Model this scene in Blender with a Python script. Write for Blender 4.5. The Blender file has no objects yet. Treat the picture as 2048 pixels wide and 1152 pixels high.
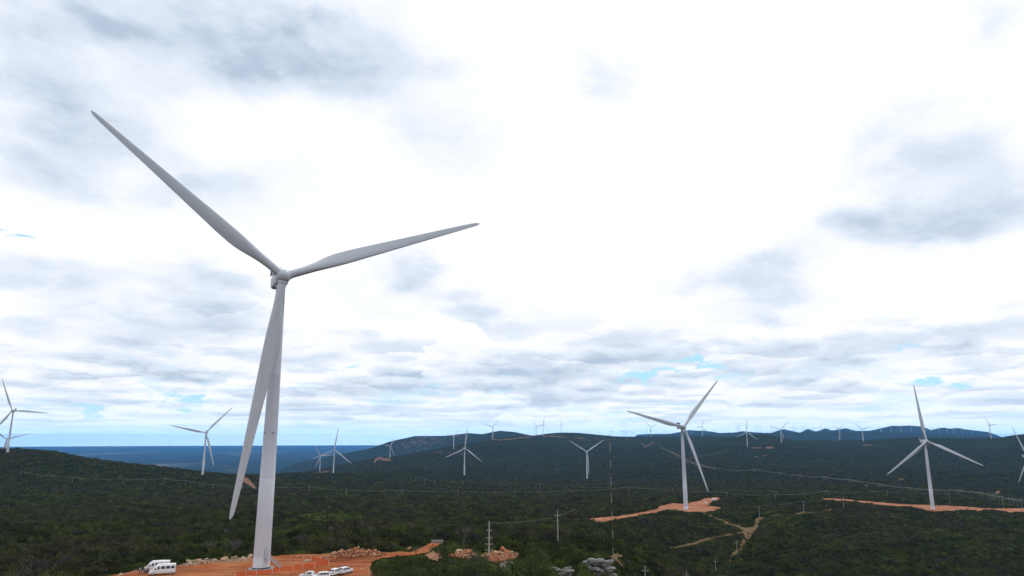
import bpy, bmesh, math, random
import numpy as np
from mathutils import Vector, Matrix, Euler

random.seed(7)
RNG = np.random.default_rng(11)
R = math.radians
SC = bpy.context.scene
COL = SC.collection

# ------------------------------------------------------------------ camera
F = 1411.0                       # focal length in pixels of the 2048 px wide photograph
PITCH = math.atan(301.0 / F)
CP, SP = math.cos(PITCH), math.sin(PITCH)
cam_d = bpy.data.cameras.new('camera')
cam = bpy.data.objects.new('camera', cam_d)
COL.objects.link(cam)
cam.location = (0, 0, 0)
cam.rotation_euler = (math.pi / 2 + PITCH, 0, 0)
cam_d.sensor_width = 36.0
cam_d.lens = 36.0 * F / 2048.0
cam_d.clip_start = 1.0
cam_d.clip_end = 250000.0
SC.camera = cam
SC.render.resolution_x, SC.render.resolution_y = 1024, 576

# ------------------------------------------------------------------ light and exposure
SUN_EL, SUN_AZ = R(58), R(28)    # azimuth measured from +Y (view direction) towards +X
SC.view_settings.view_transform = 'Standard'
SC.view_settings.look = 'None'
SC.view_settings.exposure = 0.0
SC.view_settings.gamma = 1.0
sun_d = bpy.data.lights.new('sun', 'SUN')
sun_d.energy = 1.0
sun_d.angle = R(14)
sun_d.color = (1.0, 0.96, 0.9)
sun = bpy.data.objects.new('sun', sun_d)
COL.objects.link(sun)
sdir = Vector((math.sin(SUN_AZ) * math.cos(SUN_EL), math.cos(SUN_AZ) * math.cos(SUN_EL), math.sin(SUN_EL)))
sun.rotation_euler = (-sdir).to_track_quat('-Z', 'Y').to_euler()

world = bpy.data.worlds.new('World')
SC.world = world
world.use_nodes = True


class NT:
    """small node-tree builder"""
    def __init__(self, tree):
        self.t = tree
        self.n = tree.nodes
        self.l = tree.links

    def node(self, kind, **kw):
        n = self.n.new(kind)
        for k, v in kw.items():
            setattr(n, k, v)
        return n

    def put(self, n, i, v):
        if v is None:
            return
        if hasattr(v, 'is_output') or isinstance(v, bpy.types.NodeSocket):
            self.l.new(v, n.inputs[i])
        else:
            n.inputs[i].default_value = v

    def m(self, op, a, b=None, c=None, clamp=False):
        n = self.node('ShaderNodeMath', operation=op, use_clamp=clamp)
        self.put(n, 0, a); self.put(n, 1, b); self.put(n, 2, c)
        return n.outputs[0]

    def mix(self, f, a, b):
        n = self.node('ShaderNodeMix', data_type='RGBA')
        n.clamp_factor = True
        self.put(n, 0, f); self.put(n, 6, a); self.put(n, 7, b)
        return n.outputs[2]

    def ramp(self, v, a, b, c=0.0, d=1.0, smooth=True):
        n = self.node('ShaderNodeMapRange')
        n.interpolation_type = 'SMOOTHSTEP' if smooth else 'LINEAR'
        self.put(n, 0, v); self.put(n, 1, a); self.put(n, 2, b); self.put(n, 3, c); self.put(n, 4, d)
        return n.outputs[0]

    def noise(self, vec, scale, detail=4, rough=0.5, dist=0.0, lac=2.0):
        n = self.node('ShaderNodeTexNoise')
        self.put(n, 'Vector', vec)
        n.inputs['Scale'].default_value = scale
        n.inputs['Detail'].default_value = detail
        n.inputs['Roughness'].default_value = rough
        n.inputs['Lacunarity'].default_value = lac
        n.inputs['Distortion'].default_value = dist
        return n.outputs['Fac']

    def vec(self, x, y, z):
        n = self.node('ShaderNodeCombineXYZ')
        self.put(n, 0, x); self.put(n, 1, y); self.put(n, 2, z)
        return n.outputs[0]


def px_dir(px, py):
    u = (px - 1024) / F
    v = (576 - py) / F
    d = Vector((u, CP - v * SP, SP + v * CP))
    return d.normalized()


HAZE_D = 3.3e-5                  # density of the haze box built at the end


def build_world():
    t = NT(world.node_tree)
    t.n.clear()
    tc = t.node('ShaderNodeTexCoord')
    sep = t.node('ShaderNodeSeparateXYZ')
    t.l.new(tc.outputs['Generated'], sep.inputs[0])
    x, y, z = sep.outputs
    az = t.m('ARCTAN2', x, y)
    el = t.m('ARCSINE', z)
    # clouds lie on a high layer: project the direction onto it so that they flatten to the horizon
    zz = t.m('ADD', t.m('MAXIMUM', z, 0.0), 0.055)
    px = t.m('DIVIDE', x, zz)
    py = t.m('DIVIDE', y, zz)
    p = t.vec(px, py, 0.0)
    n_big = t.noise(p, 0.55, 4, 0.55, 0.6)
    n_mid = t.noise(p, 1.6, 6, 0.58, 0.4)
    # small cumulus near the horizon seen side-on: texture in azimuth / elevation, stretched sideways
    q = t.vec(t.m('MULTIPLY', az, 9.0), t.m('MULTIPLY', el, 40.0), 3.3)
    n_low = t.noise(q, 1.0, 7, 0.6, 0.5)
    q2 = t.vec(t.m('MULTIPLY', az, 22.0), t.m('MULTIPLY', el, 90.0), 1.3)
    n_low2 = t.noise(q2, 1.0, 5, 0.6, 0.3)
    # warped direction for the large individual clouds
    w1 = t.noise(t.vec(t.m('MULTIPLY', az, 5.0), t.m('MULTIPLY', el, 9.0), 0.7), 1.0, 6, 0.6)
    w2 = t.noise(t.vec(t.m('MULTIPLY', az, 5.0), t.m('MULTIPLY', el, 9.0), 9.7), 1.0, 6, 0.6)
    azw = t.m('ADD', az, t.m('MULTIPLY', t.m('SUBTRACT', w1, 0.5), 0.30))
    elw = t.m('ADD', el, t.m('MULTIPLY', t.m('SUBTRACT', w2, 0.5), 0.14))

    def blobs(lst):
        tot = None
        for (bx, by, sx, sy, amp) in lst:
            d = px_dir(bx, by)
            a0 = math.atan2(d.x, d.y); e0 = math.asin(d.z)
            fx = sx / F * math.cos(a0) ** 1.5
            fy = sy / F
            dx = t.m('DIVIDE', t.m('SUBTRACT', azw, a0), fx)
            dy = t.m('DIVIDE', t.m('SUBTRACT', elw, e0), fy)
            r2 = t.m('ADD', t.m('MULTIPLY', dx, dx), t.m('MULTIPLY', dy, dy))
            g = t.m('MULTIPLY', t.m('EXPONENT', t.m('MULTIPLY', r2, -1.0)), amp)
            tot = g if tot is None else t.m('ADD', tot, g)
        return tot

    grey = blobs([
        (420, 50, 330, 85, .66), (620, 120, 260, 65, .66), (130, 250, 170, 95, .95), (60, 90, 110, 60, .45),
        (470, 380, 150, 60, .38), (880, 280, 110, 60, .4),
        (1890, 320, 140, 60, .75), (1900, 430, 190, 45, 1.05), (1215, 165, 50, 60, .3), (1690, 430, 60, 25, .35),
        (1960, 30, 70, 50, .35), (110, 555, 120, 28, .6), (370, 560, 100, 28, .45), (350, 660, 130, 38, .7),
        (90, 665, 90, 22, .5), (850, 555, 65, 32, .6), (1010, 610, 85, 26, .6), (1500, 550, 115, 42, .75),
        (1515, 635, 70, 20, .55), (1280, 680, 90, 20, .55), (1110, 735, 230, 24, .9), (1050, 780, 200, 14, .6),
        (290, 735, 80, 12, .5), (1900, 695, 60, 12, .55), (1640, 745, 110, 18, .45), (720, 790, 110, 14, .45),
        (1560, 775, 120, 12, .5),
    ])
    blue = blobs([
        (1300, 775, 90, 9, .95), (1390, 752, 80, 10, .95), (1790, 700, 45, 14, .7), (1915, 762, 38, 11, 1.0),
        (385, 772, 50, 9, .8), (255, 803, 30, 9, .9), (680, 742, 60, 8, .6), (10, 455, 22, 9, 1.1), (60, 470, 40, 8, .6), (1840, 693, 60, 8, .5),
        (840, 790, 60, 7, .5), (1990, 800, 120, 20, .35),
    ])
    # greyness of the cloud base
    w3 = t.noise(t.vec(t.m('MULTIPLY', az, 11.0), t.m('MULTIPLY', el, 24.0), 4.7), 1.0, 8, 0.62, 0.3)
    g = t.m('MULTIPLY', grey, t.m('MULTIPLY', t.ramp(n_mid, 0.25, 0.72, 0.75, 1.1), t.ramp(w3, 0.32, 0.68, 0.78, 1.18)))
    g_bg = t.m('MULTIPLY', t.m('ADD', t.ramp(n_big, 0.48, 0.74, 0.0, 0.24), t.ramp(n_mid, .45, .75, 0.0, .10)), t.m('MAXIMUM', t.ramp(az, -0.25, 0.15, 1.0, 0.22), t.ramp(el, R(6), R(16), 1.0, 0.0)))
    low = t.ramp(el, R(3.0), R(9.5), 1.0, 0.0)
    # each cumulus is white on its crown and grey along its flat base: compare the cloud here with the cloud just above
    def puffs(sa, se, de, seed, det, ro):
        a_ = t.noise(t.vec(t.m('MULTIPLY', az, sa), t.m('MULTIPLY', el, se), seed), 1.0, det, ro, 0.15)
        b_ = t.noise(t.vec(t.m('MULTIPLY', az, sa), t.m('MULTIPLY', t.m('ADD', el, de), se), seed), 1.0, det, ro, 0.15)
        body = t.ramp(t.m('ADD', t.m('MULTIPLY', a_, .5), t.m('MULTIPLY', b_, .5)), 0.45, 0.62)
        return t.m('MULTIPLY', t.m('MAXIMUM', t.m('SUBTRACT', b_, a_), 0.0), t.m('ADD', body, 0.25))
    g_p1 = t.m('MULTIPLY', t.m('MULTIPLY', puffs(10, 30, .012, 5.5, 4.5, .5), 7.0), t.ramp(el, R(5.0), R(13.0), 1.0, 0.0))
    g_p2 = t.m('MULTIPLY', t.m('MULTIPLY', puffs(22, 75, .006, 2.5, 4.5, .54), 6.0), t.ramp(el, R(2.0), R(7.0), 1.0, 0.0))
    # heaped cells: rounded white crowns, grey flat bases, shrinking towards the horizon
    def heaps(a_, b_, off, seed, amp):
        lv = t.m('MULTIPLY', t.m('LOGARITHM', t.m('ADD', t.m('MAXIMUM', el, 0.0), off), 2.718282), b_)
        q0 = t.vec(t.m('MULTIPLY', az, a_), lv, seed)
        nz = t.node('ShaderNodeTexNoise'); t.put(nz, 'Vector', q0); nz.inputs['Scale'].default_value = 2.2; nz.inputs['Detail'].default_value = 6; nz.inputs['Roughness'].default_value = .6
        sub = t.node('ShaderNodeVectorMath', operation='SUBTRACT'); t.l.new(nz.outputs['Color'], sub.inputs[0]); sub.inputs[1].default_value = (.5, .5, .5)
        scl = t.node('ShaderNodeVectorMath', operation='SCALE'); t.l.new(sub.outputs[0], scl.inputs[0]); scl.inputs['Scale'].default_value = amp
        add = t.node('ShaderNodeVectorMath', operation='ADD'); t.l.new(q0, add.inputs[0]); t.l.new(scl.outputs[0], add.inputs[1])
        vo = t.node('ShaderNodeTexVoronoi', feature='F1', voronoi_dimensions='2D'); vo.inputs['Scale'].default_value = 1.0
        t.l.new(add.outputs[0], vo.inputs['Vector'])
        rel = t.node('ShaderNodeVectorMath', operation='SUBTRACT'); t.l.new(add.outputs[0], rel.inputs[0]); t.l.new(vo.outputs['Position'], rel.inputs[1])
        rs = t.node('ShaderNodeSeparateXYZ'); t.l.new(rel.outputs[0], rs.inputs[0])
        cs_ = t.node('ShaderNodeSeparateColor'); t.l.new(vo.outputs['Color'], cs_.inputs[0])
        base = t.m('MULTIPLY', t.ramp(rs.outputs[1], 0.16, -0.30), t.ramp(vo.outputs['Distance'], 0.85, 0.30))
        return t.m('MULTIPLY', base, t.ramp(cs_.outputs[0], 0.15, 0.85, 0.15, 1.0))
    h1 = t.m('MULTIPLY', heaps(8.0, 3.4, .02, 1.7, .75), t.m('MULTIPLY', t.ramp(el, R(14.0), R(5.0)), 0.62))
    h2 = t.m('MULTIPLY', heaps(15.0, 5.5, .015, 8.2, .7), t.m('MULTIPLY', t.ramp(el, R(9.0), R(3.5)), 0.50))
    g_p1 = t.m('ADD', t.m('MULTIPLY', g_p1, .35), h1)
    g_p2 = t.m('ADD', t.m('MULTIPLY', g_p2, .35), h2)
    g_p3 = t.m('MULTIPLY', t.m('MULTIPLY', puffs(4.5, 9, .035, 7.5, 4, .48), 4.6), t.ramp(el, R(3.0), R(12.0), 0.2, 1.0))
    g_p3 = t.m('MULTIPLY', g_p3, t.m('ADD', t.m('MINIMUM', grey, 1.0), t.ramp(az, -0.35, 0.0, .35, .08)))
    g_low = t.m('MULTIPLY', t.ramp(n_low, 0.48, 0.70, 0.0, 0.22), low)
    g_low2 = t.m('ADD', t.m('MULTIPLY', t.ramp(n_low2, 0.48, 0.70, 0.0, 0.15), low), t.m('ADD', t.m('ADD', g_p1, g_p2), g_p3))
    gt = t.m('ADD', t.m('ADD', g, g_bg), t.m('ADD', g_low, g_low2))
    white = (10.25, 10.35, 10.6, 1)
    mid = (7.5, 8.35, 9.5, 1)
    dark = (4.9, 5.9, 7.3, 1)
    c1 = t.mix(t.ramp(gt, 0.0, 0.62, 0, 1), white, mid)
    c2 = t.mix(t.ramp(gt, 0.45, 1.35, 0, 1), c1, dark)
    # blue gaps
    sky = t.node('ShaderNodeTexSky', sky_type='NISHITA')
    sky.sun_disc = False
    sky.sun_elevation = SUN_EL
    sky.sun_rotation = SUN_AZ
    sky.altitude = 800
    gap_low = t.m('MULTIPLY', t.ramp(n_low, 0.47, 0.36, 0.0, 0.55), t.ramp(el, R(1.0), R(7.0), 1.0, 0.0))
    gap = t.m('ADD', t.ramp(t.m('MULTIPLY', blue, t.ramp(n_low2, .38, .58, 1.5, .35)), 0.2, 0.95, 0.0, 0.95), gap_low, clamp=True)
    # sky colour in the gaps, thin veil of bright cloud in front of it
    veil = t.mix(0.75, sky.outputs[0], (4.3, 8.5, 10.6, 1))
    c3 = t.mix(gap, c2, veil)
    # whitish-blue band of far air over the horizon
    hz = t.ramp(el, R(0.2), R(4.0), 0.55, 0.0)
    c4 = t.mix(hz, c3, (6.6, 9.0, 10.8, 1))
    c4 = t.mix(t.ramp(el, R(0.0), R(1.6), 0.75, 0.0), c4, (4.6, 8.0, 10.2, 1))
    # the lowest air is seen through the haze layer (300 m deep above the camera): the sky behind it is brighter there
    tau = t.m('MULTIPLY', t.m('MINIMUM', t.m('DIVIDE', 300.0, t.m('MAXIMUM', t.m('SINE', el), 0.001)), 50500.0), HAZE_D)
    ins = t.m('SUBTRACT', 1.0, t.m('EXPONENT', t.m('MULTIPLY', tau, -1.0)))
    sv = t.node('ShaderNodeVectorMath', operation='SCALE'); sv.inputs[0].default_value = (0.6, 2.2, 4.2); t.l.new(ins, sv.inputs['Scale'])
    sb = t.node('ShaderNodeVectorMath', operation='SUBTRACT'); t.l.new(c4, sb.inputs[0]); t.l.new(sv.outputs[0], sb.inputs[1])
    vs = t.node('ShaderNodeVectorMath', operation='SCALE'); t.l.new(sb.outputs[0], vs.inputs[0]); t.l.new(t.m('EXPONENT', tau), vs.inputs['Scale'])
    c4 = vs.outputs[0]
    bg = t.node('ShaderNodeBackground')
    t.l.new(c4, bg.inputs[0])
    bg.inputs[1].default_value = 0.1
    out = t.node('ShaderNodeOutputWorld')
    t.l.new(bg.outputs[0], out.inputs[0])


build_world()


# ------------------------------------------------------------------ helpers: scene tree
def tag(o, label=None, cat=None, group=None, kind=None):
    if label: o['label'] = label
    if cat: o['category'] = cat
    if group: o['group'] = group
    if kind: o['kind'] = kind
    return o


def empty(name, loc=(0, 0, 0), rz=0.0):
    o = bpy.data.objects.new(name, None)
    COL.objects.link(o)
    o.location = loc
    o.rotation_euler = (0, 0, rz)
    o.empty_display_size = 1.0
    return o


def copy_tree(o, parent=None):
    c = o.copy()
    COL.objects.link(c)
    if parent is not None:
        mpi = o.matrix_parent_inverse.copy()
        c.parent = parent
        c.matrix_parent_inverse = mpi
    for ch in list(o.children):
        copy_tree(ch, c)
    return c


class MB:
    """collects simple solids into one mesh"""
    def __init__(self):
        self.v = []; self.f = []; self.mi = []; self.sm = []

    def add(self, vs, fs, mi=0, smooth=False):
        b = len(self.v)
        self.v += [tuple(v) for v in vs]
        self.f += [tuple(i + b for i in f) for f in fs]
        self.mi += [mi] * len(fs)
        self.sm += [smooth] * len(fs)
        return self

    def box(self, c, s, rz=0.0, mi=0, M=None, top=1.0):
        vs = []
        for k in (-1, 1):
            tt = top if k > 0 else 1.0
            for (i, j) in ((-1, -1), (1, -1), (1, 1), (-1, 1)):
                p = Vector((i * s[0] / 2 * tt, j * s[1] / 2 * tt, k * s[2] / 2))
                if M is not None: p = M @ p
                elif rz: p = Matrix.Rotation(rz, 3, 'Z') @ p
                vs.append(p + Vector(c))
        self.add(vs, [(0, 3, 2, 1), (4, 5, 6, 7), (0, 1, 5, 4), (1, 2, 6, 5), (2, 3, 7, 6), (3, 0, 4, 7)], mi)
        return self

    def tube(self, a, b, r0, r1=None, n=8, caps=True, mi=0, smooth=True):
        a, b = Vector(a), Vector(b)
        r1 = r0 if r1 is None else r1
        d = (b - a).normalized()
        u = d.orthogonal().normalized(); w = d.cross(u)
        vs = []
        for (p, r) in ((a, r0), (b, r1)):
            for i in range(n):
                t = 2 * math.pi * i / n
                vs.append(p + (u * math.cos(t) + w * math.sin(t)) * r)
        fs = [(i, (i + 1) % n, n + (i + 1) % n, n + i) for i in range(n)]
        self.add(vs, fs, mi, smooth)
        if caps:
            self.add([vs[i] for i in range(n)][::-1], [tuple(range(n))], mi)
            self.add([vs[n + i] for i in range(n)], [tuple(range(n))], mi)
        return self

    def lathe(self, prof, n=32, mi=0, M=None, smooth=True, capb=True, capt=True):
        vs = []
        for (r, z) in prof:
            for i in range(n):
                t = 2 * math.pi * i / n
                p = Vector((r * math.cos(t), r * math.sin(t), z))
                vs.append(M @ p if M is not None else p)
        fs = []
        for k in range(len(prof) - 1):
            for i in range(n):
                j = (i + 1) % n
                fs.append((k * n + i, k * n + j, (k + 1) * n + j, (k + 1) * n + i))
        self.add(vs, fs, mi, smooth)
        if capb: self.add(vs[:n][::-1], [tuple(range(n))], mi)
        if capt: self.add(vs[-n:], [tuple(range(n))], mi)
        return self

    def loft(self, secs, closed=True, caps=True, mi=0, smooth=True):
        n = len(secs[0])
        vs = [p for s in secs for p in s]
        fs = []
        for k in range(len(secs) - 1):
            for i in range(n if closed else n - 1):
                j = (i + 1) % n
                fs.append((k * n + i, k * n + j, (k + 1) * n + j, (k + 1) * n + i))
        self.add(vs, fs, mi, smooth)
        if caps:
            self.add(list(secs[0])[::-1], [tuple(range(n))], mi)
            self.add(list(secs[-1]), [tuple(range(n))], mi)
        return self

    def mesh(self, name, *mats):
        me = bpy.data.meshes.new(name)
        me.from_pydata(self.v, [], self.f)
        for m in mats: me.materials.append(m)
        me.polygons.foreach_set('use_smooth', self.sm)
        if len(mats) > 1: me.polygons.foreach_set('material_index', self.mi)
        me.update()
        return me

    def build(self, name, mats, parent=None, bevel=0.0, loc=None):
        if not isinstance(mats, (list, tuple)): mats = [mats]
        me = self.mesh(name, *mats)
        if bevel > 0:
            bm = bmesh.new(); bm.from_mesh(me)
            bmesh.ops.remove_doubles(bm, verts=bm.verts, dist=1e-4)
            bmesh.ops.bevel(bm, geom=[e for e in bm.edges if len(e.link_faces) == 2 and e.calc_face_angle(0) > 0.5], offset=bevel, segments=2, affect='EDGES', clamp_overlap=True)
            bm.to_mesh(me); bm.free()
        o = bpy.data.objects.new(name, me)
        COL.objects.link(o)
        if parent is not None: o.parent = parent
        if loc is not None: o.location = loc
        return o


def arr_mesh(name, V, FQ, mat, smooth=False):
    """mesh from numpy arrays of vertices and quads"""
    me = bpy.data.meshes.new(name)
    V = np.ascontiguousarray(V, dtype=np.float32); FQ = np.ascontiguousarray(FQ, dtype=np.int32)
    k = FQ.shape[1]
    me.vertices.add(len(V)); me.vertices.foreach_set('co', V.ravel())
    me.loops.add(FQ.size); me.loops.foreach_set('vertex_index', FQ.ravel())
    me.polygons.add(len(FQ)); me.polygons.foreach_set('loop_start', np.arange(0, FQ.size, k, dtype=np.int32))
    me.polygons.foreach_set('use_smooth', np.full(len(FQ), smooth))
    me.update(calc_edges=True)
    if mat: me.materials.append(mat)
    return me


# ------------------------------------------------------------------ materials
def new_mat(name):
    m = bpy.data.materials.new(name)
    m.use_nodes = True
    t = NT(m.node_tree)
    b = t.n.get('Principled BSDF')
    return m, t, b


def simple(name, col, rough=0.6, metal=0.0, var=0.15, scale=3.0, bump=0.0):
    m, t, b = new_mat(name)
    tc = t.node('ShaderNodeTexCoord')
    n = t.noise(tc.outputs['Object'], scale, 4, 0.6)
    c0 = tuple(c * (1 - var) for c in col) + (1,)
    c1 = tuple(min(1, c * (1 + var)) for c in col) + (1,)
    t.l.new(t.mix(t.ramp(n, 0.3, 0.7), c0, c1), b.inputs['Base Color'])
    b.inputs['Roughness'].default_value = rough
    b.inputs['Metallic'].default_value = metal
    if bump:
        bn = t.node('ShaderNodeBump')
        bn.inputs['Strength'].default_value = bump
        t.l.new(n, bn.inputs['Height'])
        t.l.new(bn.outputs[0], b.inputs['Normal'])
    return m


def turbine_paint():
    m, t, b = new_mat('turbine_white')
    tc = t.node('ShaderNodeTexCoord')
    sep = t.node('ShaderNodeSeparateXYZ')
    t.l.new(tc.outputs['Object'], sep.inputs[0])
    streak = t.noise(t.vec(t.m('MULTIPLY', sep.outputs[0], 3.0), t.m('MULTIPLY', sep.outputs[1], 3.0), t.m('MULTIPLY', sep.outputs[2], 0.12)), 1.0, 5, 0.6)
    base = t.mix(t.ramp(streak, 0.35, 0.75), (0.49, 0.52, 0.58, 1), (0.42, 0.45, 0.51, 1))
    t.l.new(base, b.inputs['Base Color'])
    b.inputs['Roughness'].default_value = 0.45
    return m


def tower_paint():
    m, t, b = new_mat('tower_white')
    tc = t.node('ShaderNodeTexCoord')
    sep = t.node('ShaderNodeSeparateXYZ')
    t.l.new(tc.outputs['Object'], sep.inputs[0])
    z = sep.outputs[2]
    streak = t.noise(t.vec(t.m('MULTIPLY', sep.outputs[0], 0.5), t.m('MULTIPLY', sep.outputs[1], 0.5), t.m('MULTIPLY', z, 0.5)), 1.0, 5, 0.6)
    base = t.mix(t.ramp(streak, 0.35, 0.75), (0.54, 0.565, 0.63, 1), (0.50, 0.525, 0.59, 1))
    # the tower's steel sections differ slightly in their paint; thin weld seams between the rings
    sect = t.m('MULTIPLY', t.ramp(z, 23.9, 24.1), t.ramp(z, 52.1, 51.9))
    base = t.mix(t.m('MULTIPLY', sect, 0.55), base, (0.45, 0.47, 0.55, 1))
    ring = t.m('FRACT', t.m('DIVIDE', z, 2.9))
    seam = t.m('MULTIPLY', t.ramp(ring, 0.015, 0.0, 0, 1), 0.35)
    base = t.mix(seam, base, (0.44, 0.46, 0.52, 1))
    for zf in (24.02, 52.0):
        fl = t.m('MULTIPLY', t.ramp(t.m('ABSOLUTE', t.m('SUBTRACT', z, zf)), 0.10, 0.02), 0.5)
        base = t.mix(fl, base, (0.25, 0.26, 0.30, 1))
    dirt = t.m('MULTIPLY', t.ramp(z, 3.0, 0.0), 0.25)
    base = t.mix(dirt, base, (0.48, 0.33, 0.24, 1))
    t.l.new(base, b.inputs['Base Color'])
    b.inputs['Roughness'].default_value = 0.42
    return m


def soil_mat(name, red, pale, dark):
    m, t, b = new_mat(name)
    g = t.node('ShaderNodeNewGeometry')
    pos = g.outputs['Position']
    n1 = t.noise(pos, 0.08, 7, 0.66, 0.6)
    n2 = t.noise(pos, 0.6, 5, 0.65)
    sep = t.node('ShaderNodeSeparateXYZ')
    t.l.new(pos, sep.inputs[0])
    # wheel tracks running across the clearing
    n3 = t.noise(t.vec(t.m('MULTIPLY', sep.outputs[0], 0.03), t.m('MULTIPLY', sep.outputs[1], 0.45), 0.0), 1.0, 5, 0.6, 0.8)
    c = t.mix(t.ramp(n1, 0.34, 0.60), red, pale)
    c = t.mix(t.m('MULTIPLY', t.ramp(n3, 0.47, 0.60), 0.8), c, dark)
    c = t.mix(t.m('MULTIPLY', t.ramp(n2, 0.5, 0.72), 0.55), c, pale)
    t.l.new(c, b.inputs['Base Color'])
    b.inputs['Roughness'].default_value = 0.95
    b.inputs['Specular IOR Level'].default_value = 0.05
    bn = t.node('ShaderNodeBump')
    bn.inputs['Strength'].default_value = 0.4
    bn.inputs['Distance'].default_value = 0.3
    t.l.new(n2, bn.inputs['Height'])
    t.l.new(bn.outputs[0], b.inputs['Normal'])
    return m


VEG_A = (0.032, 0.043, 0.013, 1)
VEG_B = (0.078, 0.092, 0.022, 1)
VEG_C = (0.062, 0.056, 0.030, 1)
VEG_D = (0.050, 0.048, 0.046, 1)


def leaf_mat(name, a, b_, brown, grey, tone=1.0):
    m, t, b = new_mat(name)
    g = t.node('ShaderNodeNewGeometry')
    oi = t.node('ShaderNodeObjectInfo')
    rnd = oi.outputs['Random']
    pos = g.outputs['Position']
    n1 = t.noise(pos, 0.011, 5, 0.65)
    n2 = t.noise(pos, 0.035, 4, 0.65)
    k = t.m('ADD', t.m('MULTIPLY', rnd, 0.35), t.m('MULTIPLY', t.ramp(n2, .3, .7), 0.65))
    c = t.mix(t.ramp(k, 0.25, 0.9), a, b_)
    c = t.mix(t.m('MULTIPLY', t.ramp(n1, 0.46, 0.60), 0.8), c, brown)
    r2 = t.m('FRACT', t.m('MULTIPLY', rnd, 17.31))
    c = t.mix(t.ramp(r2, 0.86, 0.96, 0, 0.8), c, grey)
    r3 = t.m('FRACT', t.m('MULTIPLY', rnd, 7.77))
    val = t.m('MULTIPLY', t.ramp(r3, 0, 1, 0.6, 1.4, False), tone)
    vm = t.node('ShaderNodeVectorMath', operation='SCALE')
    t.l.new(c, vm.inputs[0]); t.l.new(val, vm.inputs['Scale'])
    t.l.new(vm.outputs[0], b.inputs['Base Color'])
    b.inputs['Roughness'].default_value = 0.75
    b.inputs['Specular IOR Level'].default_value = 0.06
    return m


M_TOWER = tower_paint()
M_TURB = turbine_paint()
M_LEAF = leaf_mat('shrub_leaves', VEG_A, VEG_B, VEG_C, VEG_D)
M_THICK = leaf_mat('thicket_leaves', (0.035, 0.05, 0.014, 1), (0.095, 0.12, 0.026, 1), (0.07, 0.085, 0.028, 1), (0.06, 0.07, 0.035, 1))
M_GREEN = leaf_mat('fresh_leaves', (0.07, 0.12, 0.02, 1), (0.12, 0.19, 0.035, 1), (0.09, 0.12, 0.03, 1), (0.09, 0.12, 0.04, 1))
M_TWIG = simple('bare_twigs', (0.115, 0.100, 0.090), 0.9, var=0.25)
M_SOIL = soil_mat('orange_soil', (0.27, 0.068, 0.021, 1), (0.37, 0.145, 0.06, 1), (0.14, 0.045, 0.022, 1))
M_PAD = soil_mat('pad_soil', (0.30, 0.098, 0.042, 1), (0.40, 0.20, 0.115, 1), (0.16, 0.06, 0.032, 1))
M_SOIL_FAR = soil_mat('pale_soil', (0.17, 0.075, 0.045, 1), (0.22, 0.125, 0.085, 1), (0.09, 0.05, 0.035, 1))
M_RUBBLE = soil_mat('rubble_soil', (0.22, 0.055, 0.022, 1), (0.34, 0.14, 0.07, 1), (0.08, 0.03, 0.018, 1))
M_TRACK = soil_mat('track_soil', (0.14, 0.065, 0.028, 1), (0.15, 0.11, 0.055, 1), (0.045, 0.045, 0.020, 1))
M_CONC = simple('grey_concrete', (0.28, 0.28, 0.28), 0.9, var=0.15, bump=0.2)
M_POLE = simple('pale_concrete', (0.36, 0.355, 0.33), 0.85, var=0.12)
M_DARK = simple('dark_radiator', (0.012, 0.012, 0.03), 0.5)
M_STEEL = simple('galvanised_steel', (0.42, 0.44, 0.46), 0.45, 0.3)
M_OLD = simple('weathered_steel', (0.24, 0.25, 0.25), 0.7)
M_WIRE = simple('wire_aluminium', (0.34, 0.36, 0.34), 0.6, 0.0)
M_NET = simple('orange_net', (0.62, 0.10, 0.02), 0.8)
M_WHITE = simple('white_paint', (0.74, 0.75, 0.78), 0.3, var=0.04)
M_SILVER = simple('silver_paint', (0.55, 0.56, 0.58), 0.3, 0.2, var=0.05)
M_GLASS = simple('dark_glass', (0.010, 0.012, 0.035), 0.15)
M_TYRE = simple('black_rubber', (0.015, 0.015, 0.015), 0.9)
M_RED = simple('red_lamp', (0.35, 0.02, 0.02), 0.4)
M_LAMP = simple('clear_lamp', (0.7, 0.7, 0.68), 0.2)
M_MASTR = simple('mast_red', (0.10, 0.045, 0.035), 0.6)
M_MASTW = simple('mast_white', (0.32, 0.32, 0.29), 0.6)

# ------------------------------------------------------------------ terrain
def ray(px, py):
    u = (px - 1024) / F
    v = (576 - py) / F
    return u, CP - v * SP, SP + v * CP


def W(px, py, Y):
    a, b, c = ray(px, py)
    return np.array([a * Y / b, Y, c * Y / b])


def WZ(px, py, z):
    """point of the pixel's ray that lies at height z"""
    a, b, c = ray(px, py)
    return np.array([a * z / c, b * z / c, z])


def project(X, Y, Z):
    d = Y * CP + Z * SP
    d = np.where(d < 1e-3, 1e-3, d)
    return 1024 + F * X / d, 576 - F * (Z * CP - Y * SP) / d


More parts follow.
